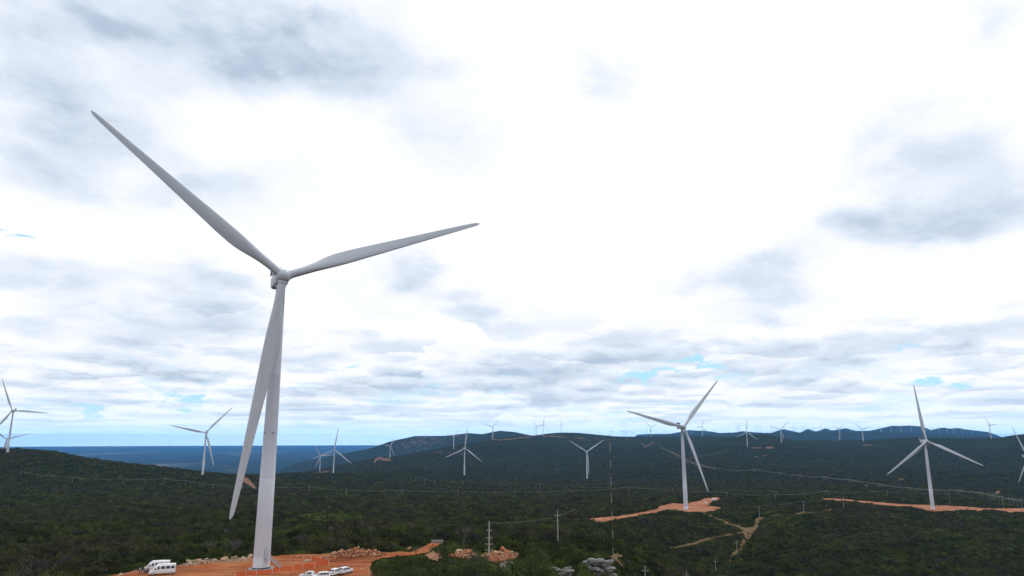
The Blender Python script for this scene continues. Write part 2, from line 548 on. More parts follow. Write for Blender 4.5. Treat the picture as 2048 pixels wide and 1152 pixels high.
TURB = [  # base pixel, depth, yaw, rotor angle, blade length, tip deflections
    (522, 1139, 201, 27.9, 68.3, 66.9, (1.1, -4.4, -1.3)),
    (1372, 1019, 727, 19.3, 43.4, 66.2, (0.9, 1.6, 0.8)),
    (1866, 1020, 877, 1.6, 115.4, 68.6, (2.8, 1.9, 1.5)),
    (14.5, 905, 1402, 4.9, 94.5, 67.7, (0.2, 0.0, 0.5)),
    (6, 932, 2244, 30.0, 72.0, 64.0, (0.5, 0.5, 0.0)),
    (405, 950, 1406, 13.5, 42.1, 67.1, (-0.1, 0.3, 0.1)),
    (666.4, 950, 2378, 7.9, 7.6, 72.7, (0.4, -0.2, 0.6)),
    (639.2, 944, 3695, 35.9, 86.8, 67.0, (1.2, 0.8, 0.8)),
    (779.3, 920.5, 4134, 50, 36.7, 66.7, (1.0, -0.5, 0.5)),
    (907.3, 901.4, 4143, -42.0, 52.2, 66.6, (0.7, 1.2, 0.7)),
    (928.6, 950, 2240, 23.3, 7.5, 70.0, (1.3, 1.0, 0.3)),
    (985.2, 878, 4933, -25.8, 47.4, 66.4, (-0.1, 0.1, -0.3)),
    (1072.6, 870.5, 6283, -29.2, 86.7, 66.5, (0.2, 0.2, 0.0)),
    (1086.5, 871.5, 5281, 34.9, 13.4, 67.0, (-0.1, 0.8, 0.6)),
    (1122.5, 865, 6559, 68.0, 115.1, 66.9, (0.0, 0.0, 0.0)),
    (1174.3, 957, 2231, 21.3, 59.5, 68.6, (1.1, 1.4, 0.5)),
    (1302.2, 874, 5648, 0.0, 69.1, 67.2, (0.3, 0.0, 0.1)),
    (1404.7, 873.5, 5678, 14.2, 22.0, 67.2, (0.0, 0.0, 0.0)),
    (1495.2, 895.5, 3781, 5.9, 7.3, 66.6, (0.1, 0.7, 0.4)),
    (1563, 887, 4198, -2.1, 48.7, 67.6, (-0.1, 0.3, -0.1)),
    (1679.3, 881, 5176, 19.4, 54.3, 65.9, (0.0, 0.0, 0.1)),
    (1727.2, 883, 4861, -8.6, 71.2, 67.5, (0.0, -0.1, -0.1)),
    (1982.6, 877, 4368, 18.9, 86.3, 66.7, (1.3, 0.0, 2.0)),
    (2064, 991, 1545, 14, 98, 66.9, (0.0, 0.0, 0.0)),
]

ctrl = [W(t[0], t[1], t[2]) for i, t in enumerate(TURB) if i not in (4,)]
for (px, py, z) in [  # the level clearing and the spur the camera hovers over
    (230, 1152, -34.6), (400, 1130, -34.2), (640, 1122, -34), (750, 1104, -34), (862, 1091, -34.5), (740, 1160, -34), (300, 1145, -34.4),
    (522, 1220, -34), (300, 1240, -35), (760, 1240, -35), (978, 1114, -35.5), (1116, 1088, -36.5), (900, 1150, -36.5), (1000, 1145, -36.5),
    (1100, 1150, -37), (1180, 1130, -37.2), (1226, 1118, -38), (1050, 1240, -37), (900, 1300, -37)]:
    ctrl.append(WZ(px, py, z))
for (px, py, Y) in [
    (1300, 1152, 265), (1310, 1110, 400), (1440, 1152, 430), (1300, 1240, 220), (1440, 1060, 600), (1520, 1033, 690), (1500, 1070, 560),
    (1610, 1024, 720), (1688, 1015, 770), (1600, 1100, 520), (1700, 1152, 430), (1950, 1152, 430), (1950, 1080, 600), (1750, 1060, 640),
    (2048, 1240, 330), (1600, 1240, 330), (2200, 1100, 520),
    (1200, 1060, 470), (1150, 1040, 560), (1260, 1030, 640), (1180, 1000, 900), (1180, 975, 1500), (1000, 1060, 420), (1000, 1000, 880),
    (1000, 970, 1500), (850, 1060, 370), (650, 1060, 350), (650, 1000, 800), (650, 968, 1450), (800, 1000, 850), (800, 965, 1600), (450, 975, 1100),
    (500, 950, 1700), (550, 948, 1900), (0, 1152, 225), (0, 1050, 450), (0, 985, 900), (0, 948, 1180), (0, 910, 1380), (80, 900, 1450),
    (150, 912, 1450), (300, 931, 1430), (200, 965, 1120), (200, 1050, 440), (350, 1060, 390), (400, 1000, 800), (120, 930, 1250), (-200, 1050, 450), (-200, 905, 1400),
    (1350, 985, 1100), (1500, 990, 1050), (1600, 985, 1150), (1800, 985, 1200), (2000, 1000, 1150), (1500, 960, 1800), (1700, 960, 1800), (1900, 950, 2100),
    (1350, 940, 2300), (1600, 935, 2500), (1900, 920, 2900), (1400, 905, 3600), (1700, 905, 3500), (1250, 925, 2800), (1250, 895, 4200), (1090, 935, 2900), (1150, 900, 4100),
    (1000, 930, 2900), (1000, 900, 4000), (860, 930, 3000), (850, 912, 3800), (700, 935, 3300), (760, 922, 3900),
    (1350, 876, 5600), (1450, 877, 5400), (1250, 877, 5600), (1600, 885, 4500), (1720, 884, 4850), (1850, 880, 4400), (1950, 885, 4100), (2048, 880, 4100), (2048, 925, 2700), (2300, 900, 3000)]:
    ctrl.append(W(px, py, Y))
# ground hidden behind the crests, and far beyond them
for (px, Y, z) in [(0, 2400, -150), (150, 2400, -210), (320, 2300, -230), (480, 2900, -260), (60, 4500, -420), (300, 4500, -430), (520, 4800, -420),
                   (0, 9000, -450), (300, 9000, -450), (600, 9500, -450), (900, 14000, -450), (0, 30000, -450), (500, 30000, -450), (1000, 30000, -450), (700, 5600, -330), (850, 5600, -230),
                   (1300, 7500, -60), (1500, 7000, -90), (1700, 7000, -90), (1950, 6500, -90), (1300, 12000, -150), (1600, 12000, -150), (2000, 12000, -150),
                   (1100, 8500, -80), (1300, 30000, -450), (2000, 30000, -450), (1000, 9500, -200), (2400, 6000, -80), (2400, 30000, -450), (-400, 5000, -420), (-400, 30000, -450),
                   (0, 70000, -450), (1000, 70000, -450), (2000, 70000, -450)]:
    a, b, c = ray(px, 877)
    ctrl.append(np.array([a * Y / b, Y, z]))
ctrl = np.array(ctrl)
cR = np.hypot(ctrl[:, 0], ctrl[:, 1])
cf = np.stack([np.arctan2(ctrl[:, 0], ctrl[:, 1]) * 2.4, np.log(cR)], 1)
ct = ctrl[:, 2] / cR
KC = 0.13
_A = np.sqrt(((cf[:, None] - cf[None]) ** 2).sum(-1) + KC ** 2)
_P = np.concatenate([np.ones((len(cf), 1)), cf], 1)
_M = np.block([[_A + np.eye(len(cf)) * -2e-4, _P], [_P.T, np.zeros((3, 3))]])
_W = np.linalg.solve(_M, np.concatenate([ct, np.zeros(3)]))


def _hash(ix, iy, seed):
    h = (ix * 374761393 + iy * 668265263 + seed * 1442695041) & 0xffffffff
    h = ((h ^ (h >> 13)) * 1274126177) & 0xffffffff
    return ((h ^ (h >> 16)) & 0xffff) / 65535.0


def vnoise(x, y, lam, seed=0):
    x = x / lam; y = y / lam
    ix = np.floor(x).astype(np.int64); iy = np.floor(y).astype(np.int64)
    fx = x - ix; fy = y - iy
    fx = fx * fx * (3 - 2 * fx); fy = fy * fy * (3 - 2 * fy)
    a = _hash(ix, iy, seed); b = _hash(ix + 1, iy, seed); c = _hash(ix, iy + 1, seed); d = _hash(ix + 1, iy + 1, seed)
    return (a * (1 - fx) + b * fx) * (1 - fy) + (c * (1 - fx) + d * fx) * fy - 0.5


def sstep(x, a, b):
    t = np.clip((x - a) / (b - a), 0, 1)
    return t * t * (3 - 2 * t)


RIDGES = [  # crest line pixels, distance, half-depth front, half-depth back, roughness, foot height
    # hill with T12/T13/T14 on its back
    dict(c=[(560, 952), (600, 947), (640, 940), (700, 927), (760, 914), (800, 911), (900, 893), (980, 880), (1040, 874.5), (1085, 872), (1110, 866.5), (1150, 868), (1190, 873), (1220, 871.5), (1260, 876), (1330, 878)],
         Y=[3600, 3800, 3900, 4000, 4300, 4400, 4600, 5000, 5500, 5600, 6200, 6200, 5900, 5900, 5700, 5600], wf=500, wb=900, n=6),
    # rocky blue hills behind it
    dict(c=[(540, 944), (600, 925), (700, 905), (740, 897), (780, 883), (830, 872), (870, 871.5), (900, 871), (935, 866), (965, 868), (985, 863.5), (1000, 861), (1030, 864), (1070, 873), (1110, 884)],
         Y=[8200] * 15, wf=1300, wb=1200, n=60),
    # far mountain chain on the right
    dict(c=[(1245, 884), (1262, 872), (1280, 868.5), (1340, 867.5), (1360, 864), (1378, 860), (1400, 861.5), (1410, 861), (1440, 866), (1470, 865), (1485, 862), (1500, 863.5), (1540, 867), (1556, 861), (1568, 858), (1585, 862), (1600, 865.5),
            (1615, 857.5), (1632, 863), (1650, 856.5), (1665, 861), (1690, 856), (1712, 861.5), (1740, 861), (1760, 857), (1785, 851.5), (1800, 852), (1820, 851), (1845, 853), (1862, 860), (1885, 855), (1900, 857), (1915, 856), (1930, 858),
            (1960, 861), (1975, 862), (1985, 866), (2012, 877), (2060, 890)],
         Y=[14500] * 39, wf=1800, wb=1500, n=90),
    dict(c=[(1270, 874), (1340, 870), (1420, 869), (1500, 866), (1600, 865), (1700, 864), (1800, 865), (1880, 868), (1960, 870), (2020, 880)],
         Y=[10400] * 10, wf=2000, wb=1200, n=30),
    # near dark swells on the right horizon
    dict(c=[(1410, 885), (1450, 876), (1500, 869.5), (1530, 868.5), (1560, 874), (1610, 885)], Y=[4650] * 6, wf=350, wb=500, n=3),
    dict(c=[(1700, 888), (1740, 882), (1790, 876), (1840, 874), (1900, 877), (1960, 879), (1995, 876.5), (2020, 871), (2048, 868), (2120, 860), (2250, 862)],
         Y=[4900, 4800, 4500, 4300, 4300, 4250, 4250, 4200, 4100, 4000, 4000], wf=420, wb=600, n=3),
    # crest of the hill at the left
    dict(c=[(-220, 912), (-60, 910), (0, 908.5), (45, 905), (80, 902.5), (110, 905), (140, 912), (170, 918), (230, 927), (300, 935), (370, 944), (420, 950), (460, 956)],
         Y=[1400, 1400, 1400, 1440, 1460, 1460, 1460, 1460, 1450, 1440, 1430, 1430, 1430], wf=130, wb=200, n=1.2),
]
for r in RIDGES:
    pts = np.array([W(px, py, Y) for (px, py), Y in zip(r['c'], r['Y'])])
    r['az'] = np.arctan2(pts[:, 0], pts[:, 1]); r['R'] = np.hypot(pts[:, 0], pts[:, 1]); r['t'] = pts[:, 2] / r['R']


def H(X, Y):
    X = np.asarray(X, float); Y = np.asarray(Y, float)
    shp = X.shape
    X = X.ravel(); Y = Y.ravel()
    Rr = np.hypot(X, Y); az = np.arctan2(X, Y)
    Rc = np.clip(Rr, 165, 60000); ac = np.clip(az, -0.82, 0.82)
    q0 = ac * 2.4; q1 = np.log(Rc)
    t = _W[-3] + _W[-2] * q0 + _W[-1] * q1
    for i in range(len(cf)):
        t = t + _W[i] * np.sqrt((q0 - cf[i, 0]) ** 2 + (q1 - cf[i, 1]) ** 2 + KC ** 2)
    z = t * Rc
    z = np.maximum(z, -452)
    z = np.where(Rr > 30000, -450.0, z)
    wfar = sstep(Rr, 9500, 14000)
    z = z * (1 - wfar) + -450 * wfar
    # relief noise
    z = z + vnoise(X, Y, 420, 1) * 7 * sstep(Rr, 900, 2500) * (1 - wfar) + vnoise(X, Y, 120, 2) * 2.6 * sstep(Rr, 400, 1200) * (1 - wfar) + vnoise(X, Y, 37, 3) * 0.9 * sstep(Rr, 260, 500)
    for k, r in enumerate(RIDGES):
        inside = (az > r['az'][0]) & (az < r['az'][-1]) & (Rr > 0.3 * r['R'].min()) & (Rr < 3 * r['R'].max())
        if not inside.any(): continue
        a = az[inside]; rr = Rr[inside]
        cr = np.interp(a, r['az'], r['R'])
        tt = np.interp(a, r['az'], r['t'])
        e = np.minimum(sstep(a, r['az'][0], r['az'][0] + 0.02), 1 - sstep(a, r['az'][-1] - 0.02, r['az'][-1]))
        d = rr - cr
        w = np.where(d < 0, r['wf'], r['wb'])
        prof = np.exp(-(d / w) ** 2)
        n = (vnoise(X[inside], Y[inside], 900, 10 + k) + .5 * vnoise(X[inside], Y[inside], 300, 30 + k)) * r['n'] * 1.6 * (1 - prof ** 6) + vnoise(X[inside], Y[inside], 220, 50 + k) * min(r['n'], 30) * .2
        crest = tt * cr + n * (1 if r['n'] < 10 else 1)
        zz = z[inside]
        up = np.maximum(crest, zz - 3) if k != 99 else crest
        z[inside] = zz + (up - zz) * prof * np.maximum(e, 0)
    # behind the viewer the ground levels out
    wb = sstep(np.abs(az), 0.95, 2.0)
    z = z * (1 - wb) + wb * np.where(Rr < 3000, -45.0, -45 - 405 * sstep(Rr, 3000, 9000))
    # graded level pad round the main turbine
    wp = 1 - sstep(np.hypot((X + 45) / 1.5, Y - 195), 38, 62)
    z = z * (1 - wp) + -34.2 * wp
    return z.reshape(shp)


def hit(px, py, Y0=150, Y1=16000, n=900):
    Ys = np.geomspace(Y0, Y1, n)
    a, b, c = ray(px, py)
    X = a / b * Ys; Z = c / b * Ys
    g = H(X, Ys) - Z
    idx = np.where(g >= 0)[0]
    if len(idx) == 0:
        i = int(np.argmax(g))
        return np.array([X[i], Ys[i], g[i] + Z[i]])
    i = idx[0]
    Yv = Ys[i] if i == 0 else Ys[i - 1] + (Ys[i] - Ys[i - 1]) * (-g[i - 1]) / (g[i] - g[i - 1] + 1e-9)
    X = a / b * Yv
    return np.array([X, Yv, float(H(np.array([X]), np.array([Yv]))[0])])


def terrain_mat():
    m, t, b = new_mat('scrub_ground')
    g = t.node('ShaderNodeNewGeometry')
    pos = g.outputs['Position']
    sep = t.node('ShaderNodeSeparateXYZ')
    t.l.new(pos, sep.inputs[0])
    X, Y, Z = sep.outputs
    flat = t.vec(X, Y, 0.0)
    n1 = t.noise(flat, 0.0035, 6, 0.62)
    n2 = t.noise(flat, 0.03, 5, 0.62)
    n3 = t.noise(flat, 0.16, 4, 0.65)
    c = t.mix(t.ramp(n2, 0.35, 0.7), VEG_A, VEG_B)
    c = t.mix(t.ramp(n1, 0.42, 0.7, 0, 0.8), c, VEG_C)
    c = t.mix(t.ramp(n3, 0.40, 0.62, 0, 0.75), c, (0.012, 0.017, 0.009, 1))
    # self-shade of the closed canopy seen from afar, put into the ground colour
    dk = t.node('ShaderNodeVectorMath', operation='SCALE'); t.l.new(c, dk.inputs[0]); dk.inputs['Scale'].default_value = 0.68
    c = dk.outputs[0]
    # bare rock bluffs on the blue hill
    rk = W(845, 890, 7600); rk2 = W(925, 890, 7700)
    rock = None
    for (q, sx, sy, am) in ((rk, 420, 700, 1.0), (rk2, 190, 550, .9)):
        dx = t.m('DIVIDE', t.m('SUBTRACT', X, float(q[0])), sx); dy = t.m('DIVIDE', t.m('SUBTRACT', Y, float(q[1])), sy)
        e = t.m('MULTIPLY', t.m('EXPONENT', t.m('MULTIPLY', t.m('ADD', t.m('MULTIPLY', dx, dx), t.m('MULTIPLY', dy, dy)), -1.0)), am)
        rock = e if rock is None else t.m('MAXIMUM', rock, e)
    rn = t.noise(t.vec(t.m('MULTIPLY', X, 1.0), t.m('MULTIPLY', Y, 0.35), t.m('MULTIPLY', Z, .6)), 0.03, 6, 0.7, 0.4)
    rmask = t.ramp(t.m('ADD', t.m('MULTIPLY', rock, 0.26), rn), 0.70, 0.92)
    c = t.mix(rmask, c, (0.17, 0.14, 0.13, 1))
    # wide plain: paler clearings; far haze and cloud shadow also painted into the colour
    pl = t.m('MULTIPLY', t.ramp(Z, -400, -440), t.ramp(t.noise(t.vec(X, t.m('MULTIPLY', Y, .4), 0), 0.0007, 8, 0.72), 0.53, 0.66, 0, 0.85))
    c = t.mix(pl, c, (0.30, 0.28, 0.22, 1))
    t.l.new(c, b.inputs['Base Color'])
    b.inputs['Roughness'].default_value = 1.0
    b.inputs['Specular IOR Level'].default_value = 0.0
    bn = t.node('ShaderNodeBump')
    bn.inputs['Strength'].default_value = 1.0
    bn.inputs['Distance'].default_value = 5.0
    t.l.new(t.m('ADD', n3, t.m('MULTIPLY', n2, 2.0)), bn.inputs['Height'])
    t.l.new(bn.outputs[0], b.inputs['Normal'])
    return m


M_GROUND = terrain_mat()


def polar_sheet(name, azs, Rs, mat, lift=None, keep=None, wrap=False):
    A, RR = np.meshgrid(azs, Rs)
    X = np.sin(A) * RR; Y = np.cos(A) * RR
    Z = H(X, Y)
    if lift is not None: Z = Z + lift(RR)
    V = np.stack([X, Y, Z], -1).reshape(-1, 3)
    nr, na = len(Rs), len(azs)
    i = np.arange(nr - 1)[:, None]; j = np.arange(na if wrap else na - 1)[None, :]
    j2 = (j + 1) % na
    Q = np.stack([i * na + j, i * na + j2, (i + 1) * na + j2, (i + 1) * na + j], -1).reshape(-1, 4)
    if keep is not None:
        ok = keep(X, Y, Z)
        cell = ok[:-1, :-1] & ok[1:, :-1] & ok[:-1, 1:] & ok[1:, 1:]
        Q = Q[cell.ravel()]
        used = np.unique(Q)
        mp = np.full(len(V), -1, dtype=np.int64); mp[used] = np.arange(len(used))
        V = V[used]; Q = mp[Q]
    if len(Q) == 0: return None
    me = arr_mesh(name, V, Q, mat, smooth=True)
    o = bpy.data.objects.new(name, me)
    COL.objects.link(o)
    return o


fine = np.radians(np.arange(-42, 42.01, 0.14))
coarse = np.radians(np.concatenate([np.arange(-178, -42, 4), []]))
coarse2 = np.radians(np.arange(46, 181, 4))
azs = np.concatenate([coarse, fine, coarse2])
rings = np.concatenate([[1, 20, 60, 110], np.geomspace(140, 900, 150)[:-1], np.geomspace(900, 6500, 230)[:-1], np.geomspace(6500, 17000, 110)[:-1], np.geomspace(17000, 50000, 30)])
ground = polar_sheet('ground', azs, rings, M_GROUND, wrap=True)
tag(ground, kind='structure')


# ------------------------------------------------------------------ bare soil: clearings, roads, tracks
def in_poly(px, py, poly):
    px = np.asarray(px); py = np.asarray(py)
    ins = np.zeros(px.shape, bool)
    n = len(poly)
    for i in range(n):
        x0, y0 = poly[i]; x1, y1 = poly[(i + 1) % n]
        if y0 == y1: continue
        c = ((y0 > py) != (y1 > py)) & (px < (x1 - x0) * (py - y0) / (y1 - y0) + x0)
        ins ^= c
    return ins


def strip(pts, w):
    """polygon round a polyline given in photo pixels; w = width(s) across the line of sight"""
    L, Rr = [], []
    for i, (x, y) in enumerate(pts):
        a = pts[max(0, i - 1)]; b = pts[min(len(pts) - 1, i + 1)]
        dx, dy = b[0] - a[0], b[1] - a[1]; n = math.hypot(dx, dy)
        ww = w[i] if isinstance(w, (list, tuple)) else w
        L.append((x - dy / n * ww / 2, y + dx / n * ww / 2)); Rr.append((x + dy / n * ww / 2, y - dx / n * ww / 2))
    return L + Rr[::-1]


SOILS = [  # name, material, polygons, range of distances, edge roughness in pixels
    ('dirt_clearing', M_SOIL, [[(205, 1153), (245, 1146), (275, 1141), (300, 1137), (347, 1132), (386, 1129), (440, 1121), (498, 1117), (548, 1111), (585, 1109), (615, 1108), (640, 1108), (683, 1102), (735, 1101), (781, 1105), (800, 1102), (821, 1104), (832, 1099),
                               (854, 1089), (866, 1083), (890, 1083), (880, 1089), (866, 1097), (860, 1104), (830, 1110), (790, 1114), (760, 1117), (745, 1124), (741, 1140), (748, 1152), (760, 1300), (120, 1300), (160, 1180)]], (120, 330), 1.2),
    ('dirt_clearing', M_PAD, [[(1165, 1038), (1186, 1036.7), (1244, 1031), (1283, 1024.5), (1312, 1018.6), (1316, 1012.7), (1344, 1006), (1365, 1008), (1400, 1001), (1410, 997), (1442, 992.5), (1442, 997), (1418, 1007), (1422, 1009), (1410, 1011.5),
                                (1444, 1015), (1434, 1020), (1410, 1024), (1391, 1024), (1376, 1024), (1350, 1019), (1330, 1020), (1312, 1025), (1273, 1031), (1244, 1037), (1215, 1042), (1191, 1042)]], (420, 1300), 2.2),
    ('dirt_clearing', M_PAD, [[(1795, 1007), (1806, 1008), (1858, 1010), (1900, 1011.5), (1926, 1013), (1953, 1015), (1971, 1016.5), (2120, 1016), (2120, 1024), (2020, 1024), (1990, 1019), (1971, 1019.5), (1953, 1023), (1943, 1019), (1922, 1020),
                                (1900, 1021), (1866, 1023), (1839, 1017), (1825, 1014), (1806, 1012), (1790, 1012), (1750, 1008.5), (1700, 1002.5), (1650, 999), (1632, 996), (1640, 996), (1690, 998), (1750, 1004)]], (700, 1700), 1.6),
    ('dirt_track', M_TRACK, [strip([(1398, 1022), (1430, 1036), (1460, 1047), (1490, 1058)], [3.5, 3.5, 4, 7]),
                             [(1482, 1056), (1509, 1053), (1509, 1033.5), (1519, 1033.5), (1531, 1033.5), (1521, 1041), (1514, 1060), (1504, 1069), (1504, 1076), (1492, 1082), (1486, 1070)],
                             strip([(1490, 1080), (1482, 1090), (1483, 1097), (1474, 1104), (1462, 1109), (1461, 1119), (1450, 1133)], [10, 7, 7, 8, 6, 5, 3]),
                             strip([(1486, 1064), (1459, 1069), (1435, 1073), (1418, 1077), (1394, 1085), (1367, 1091), (1350, 1095), (1336, 1096)], [5, 4, 4, 5, 6, 5, 5, 3]),
                             strip([(1525, 1034), (1562, 1029), (1581, 1029), (1608, 1025), (1630, 1025), (1658, 1019), (1672, 1016)], [2, 2.5, 2.5, 4.5, 2.2, 3, 2])], (300, 1100), 2.6),
    ('rubble_bed', M_RUBBLE, [[(642, 1116), (660, 1107), (690, 1100), (720, 1098), (747, 1100), (775, 1107), (760, 1120), (655, 1124)], [(885, 1120), (895, 1113), (915, 1105), (935, 1102), (952, 1106), (962, 1110), (985, 1104), (1010, 1102), (1036, 1106), (1038, 1114), (1020, 1121), (990, 1124), (962, 1120), (948, 1118), (925, 1116), (905, 1114)],
                              [(852, 1111), (866, 1107), (884, 1110), (884, 1115), (872, 1121), (860, 1118)]], (150, 420), 3.0),
    ('dirt_track', M_SOIL_FAR, [[(480, 956), (494, 955), (500, 960), (512, 973), (514, 979), (505, 976), (495, 968), (483, 963)]], (900, 2500), 0.6),
    ('dirt_track', M_TRACK, [strip([(672, 1060), (700, 1062), (730, 1067)], [3, 4, 5]), strip([(640, 1053), (651, 1056)], 3)], (250, 600), 0.8),
    ('dirt_track', M_TRACK, [strip([(1098, 1040), (1130, 1039), (1165, 1038.5)], [3, 3, 4]), [(1185, 1040), (1218, 1041), (1208, 1045), (1192, 1044)]], (350, 900), 0.8),
    ('dirt_mound', M_TRACK, [[(1221, 1110), (1228, 1106), (1243, 1108), (1238, 1114), (1234, 1118), (1240, 1125), (1247, 1135), (1243, 1136), (1233, 1124), (1226, 1119), (1219, 1121)]], (190, 330), 3.2),
    ('dirt_patch', M_SOIL_FAR, [[(-10, 903), (12, 905), (16, 906), (10, 910), (-10, 911)]], (1000, 1500), 0.2),
    ('dirt_patch', M_SOIL_FAR, [[(746, 925), (751, 917), (757, 914), (765, 914.5), (780, 918), (785, 920.5), (775, 922), (768, 922), (764, 920), (757, 918), (750, 926)]], (3000, 4700), 0.2),
    ('dirt_patch', M_SOIL_FAR, [[(634, 944.5), (650, 942), (662, 941), (655, 944), (640, 946)]], (3000, 4300), 0.2),
    ('dirt_patch', M_SOIL_FAR, [strip([(982, 878.5), (1000, 880), (1022, 878), (1040, 875.5), (1060, 874), (1072, 872)], [1.2, 1.6, 3, 2.5, 1.4, 1]), strip([(1084, 872), (1100, 871.5), (1120, 873.5), (1136, 877)], [1.2, 2.5, 2.5, 1]),
                                strip([(1148, 875), (1160, 876), (1174, 877)], [1, 2.6, 1]), strip([(1188, 877), (1196, 877.5)], 1.4), strip([(1160, 880), (1190, 880.5), (1230, 879.5)], 1.3)], (4000, 6600), 0.2),
    ('dirt_patch', M_SOIL_FAR, [strip([(870, 905.5), (880, 904.5), (888, 904)], [1, 1.6, 1]), strip([(893, 905), (910, 906), (930, 908)], [1.2, 1.4, 1])], (3000, 4700), 0.2),
    ('dirt_patch', M_SOIL_FAR, [[(1500, 896), (1505, 894.5), (1522, 894.5), (1523, 896.8), (1504, 897)], [(1529, 897), (1535, 892.5), (1541, 892), (1547, 895), (1552, 897), (1535, 897.8)], strip([(1506, 914), (1516, 913)], 1.6), strip([(1524, 912), (1535, 910)], 1.6)], (2600, 5200), 0.2),
    ('dirt_patch', M_SOIL_FAR, [strip([(1666, 882), (1676, 881.5)], 1.8), [(1724, 889), (1738, 889), (1751, 889.5), (1738, 891.5), (1726, 892)], [(1852, 891), (1857, 889), (1862, 889.5), (1858, 892)], strip([(1250, 879), (1258, 878.5)], 1.2), strip([(1409, 874.5), (1413, 874.5)], 1.5)], (2600, 6500), 0.2),
    ('dirt_patch', M_SOIL_FAR, [[(1988, 985), (1996, 981), (2003, 981), (1999, 985), (1996, 988), (1990, 988)], strip([(1728, 970), (1738, 971.5)], 2), strip([(1797, 958.5), (1809, 957.5)], 2.2)], (900, 3200), 0.3),
    ('dirt_track', M_SOIL_FAR, [strip([(1279, 881.5), (1281, 885), (1292, 893), (1306, 885), (1309, 883)], [1.2, 1.6, 2.2, 2, 1]), strip([(1292, 894), (1284, 897)], 1)], (3000, 6000), 0.15),
    ('dirt_track', M_TRACK, [strip([(1318, 895.5), (1345, 906), (1372, 922), (1395, 929.5), (1430, 938)], [1, 1.4, 1.8, 2, 1.5]), strip([(1380, 917), (1410, 911), (1440, 905), (1470, 898)], 1.0)], (1800, 5600), 0.2),
]
CLEAR = []       # polygons kept free of bushes: (polygon, rmin, rmax)
for (nm, mat, polys, (ra, rb), rough) in SOILS:
    if ra >= 2500:
        polys = [[(px_, sum(q[1] for q in poly) / len(poly) + (py_ - sum(q[1] for q in poly) / len(poly)) * (.7 if len(poly) < 9 else 1)) for px_, py_ in poly] for poly in polys]
        rough = .45
    allp = np.array([p for poly in polys for p in poly])
    uu = (allp[:, 0] - 1024) / F
    vv = (576 - allp[:, 1]) / F
    aa = np.arctan2(uu, CP - vv * SP)
    a0, a1 = aa.min() - 0.004, aa.max() + 0.004
    near = ra < 400
    step = 0.0012 if near else 0.00045
    na = max(8, min(520, int((a1 - a0) / step)))
    nr = 260 if near else 330
    polysA = polys

    def keep(X, Y, Z, polys=polys, rough=rough):
        px, py = project(X, Y, Z)
        jx = vnoise(X, Y, 9 if rough > .5 else 40, 71) * 2 * rough + vnoise(X, Y, 3, 72) * rough
        jy = vnoise(X, Y, 8 if rough > .5 else 35, 73) * rough
        ok = np.zeros(X.shape, bool)
        for poly in polys: ok |= in_poly(px + jx, py + jy, poly)
        if ra >= 2500: ok &= vnoise(X, Y, 45, 81) + .5 * vnoise(X, Y, 20, 82) > -.34
        return ok
    o = polar_sheet(nm, np.linspace(a0, a1, na), np.geomspace(ra, rb, nr), mat, lift=lambda r: 0.05 + 0.0003 * r, keep=keep)
    if o: tag(o, kind='structure')
    for poly in polys: CLEAR.append((poly, ra * 0.9, rb * 1.1, mat is M_TRACK and ra < 1500))
CLEAR.append(([(861, 1079), (889, 1079), (889, 1090), (861, 1090)], 120, 400, False))
CLEAR_PTS = []   # round spots kept free: x, y, radius


# ------------------------------------------------------------------ wind turbines
def airfoil(chord, thick, n=20):
    pts = []
    for i in range(n):
        t = 2 * math.pi * i / n
        x = 0.5 * (1 + math.cos(t))                       # 1 = trailing edge
        yt = 5 * thick * (0.2969 * math.sqrt(max(x, 0)) - 0.126 * x - 0.3516 * x * x + 0.2843 * x ** 3 - 0.1036 * x ** 4)
        yt = max(yt, 0.004)
        pts.append((x, yt if math.sin(t) >= 0 else -yt * 0.75))
    return [((x - 0.32) * chord, y * chord) for x, y in pts]


def blade_mesh(L=67.0, nsec=48, name='blade'):
    b = MB(); secs = []
    for k in range(nsec + 1):
        s = 1 - (1 - k / nsec) ** 1.25
        r = 0.9 + s * (L - 0.9)
        f = r / L
        n = 20
        rootr = 1.15
        fk = (0, .03, .08, .14, .20, .26, .33, .45, .60, .75, .88, .95, .98, .995, 1.0)
        ck = (2.3, 2.3, 2.5, 3.15, 3.85, 4.2, 4.1, 3.55, 2.85, 2.2, 1.65, 1.3, 1.05, .6, .15)
        tk = (1, 1, .93, .66, .47, .38, .33, .28, .24, .21, .19, .18, .17, .16, .15)
        chord = float(np.interp(f, fk, ck)); th = float(np.interp(f, fk, tk))
        tw = R(16 * (1 - f) ** 1.6 + 2)
        af = airfoil(chord, th)
        ring = []
        for i in range(n):
            ang = 2 * math.pi * i / n
            cx, cy = rootr * math.cos(ang), rootr * math.sin(ang)
            ax, ay = af[i]
            w = min(1.0, max(0, (f - 0.03) / 0.21)); w = w * w * (3 - 2 * w)
            X = cx * (1 - w) + ax * w; Y = cy * (1 - w) + ay * w
            # trailing edge towards -X (the rotor turns clockwise seen from upwind); suction side towards +Y (downwind)
            X = -X
            x2 = X * math.cos(tw) + Y * math.sin(tw); y2 = -X * math.sin(tw) + Y * math.cos(tw)
            ring.append((x2 - 0.35 * math.sin(f * math.pi) * 0, y2 - 1.6 * f * f * 0, r))
        secs.append(ring)
    b.loft(secs)
    return b.mesh(name, M_TURB)


HUBH, OVER = 80.0, 3.6
ME = {}
ME['blade'] = blade_mesh()
t_ = MB()
prof = [(2.35, 0.0), (2.35, 0.15), (2.2, 0.16), (2.19, 4), (2.12, 12), (2.02, 24), (1.99, 24.05), (1.85, 36), (1.7, 48), (1.6, 56), (1.42, 68), (1.26, 77.2), (1.42, 77.25), (1.42, 77.9)]
t_.lathe(prof, 40)
ME['tower'] = t_.mesh('tower', M_TOWER)
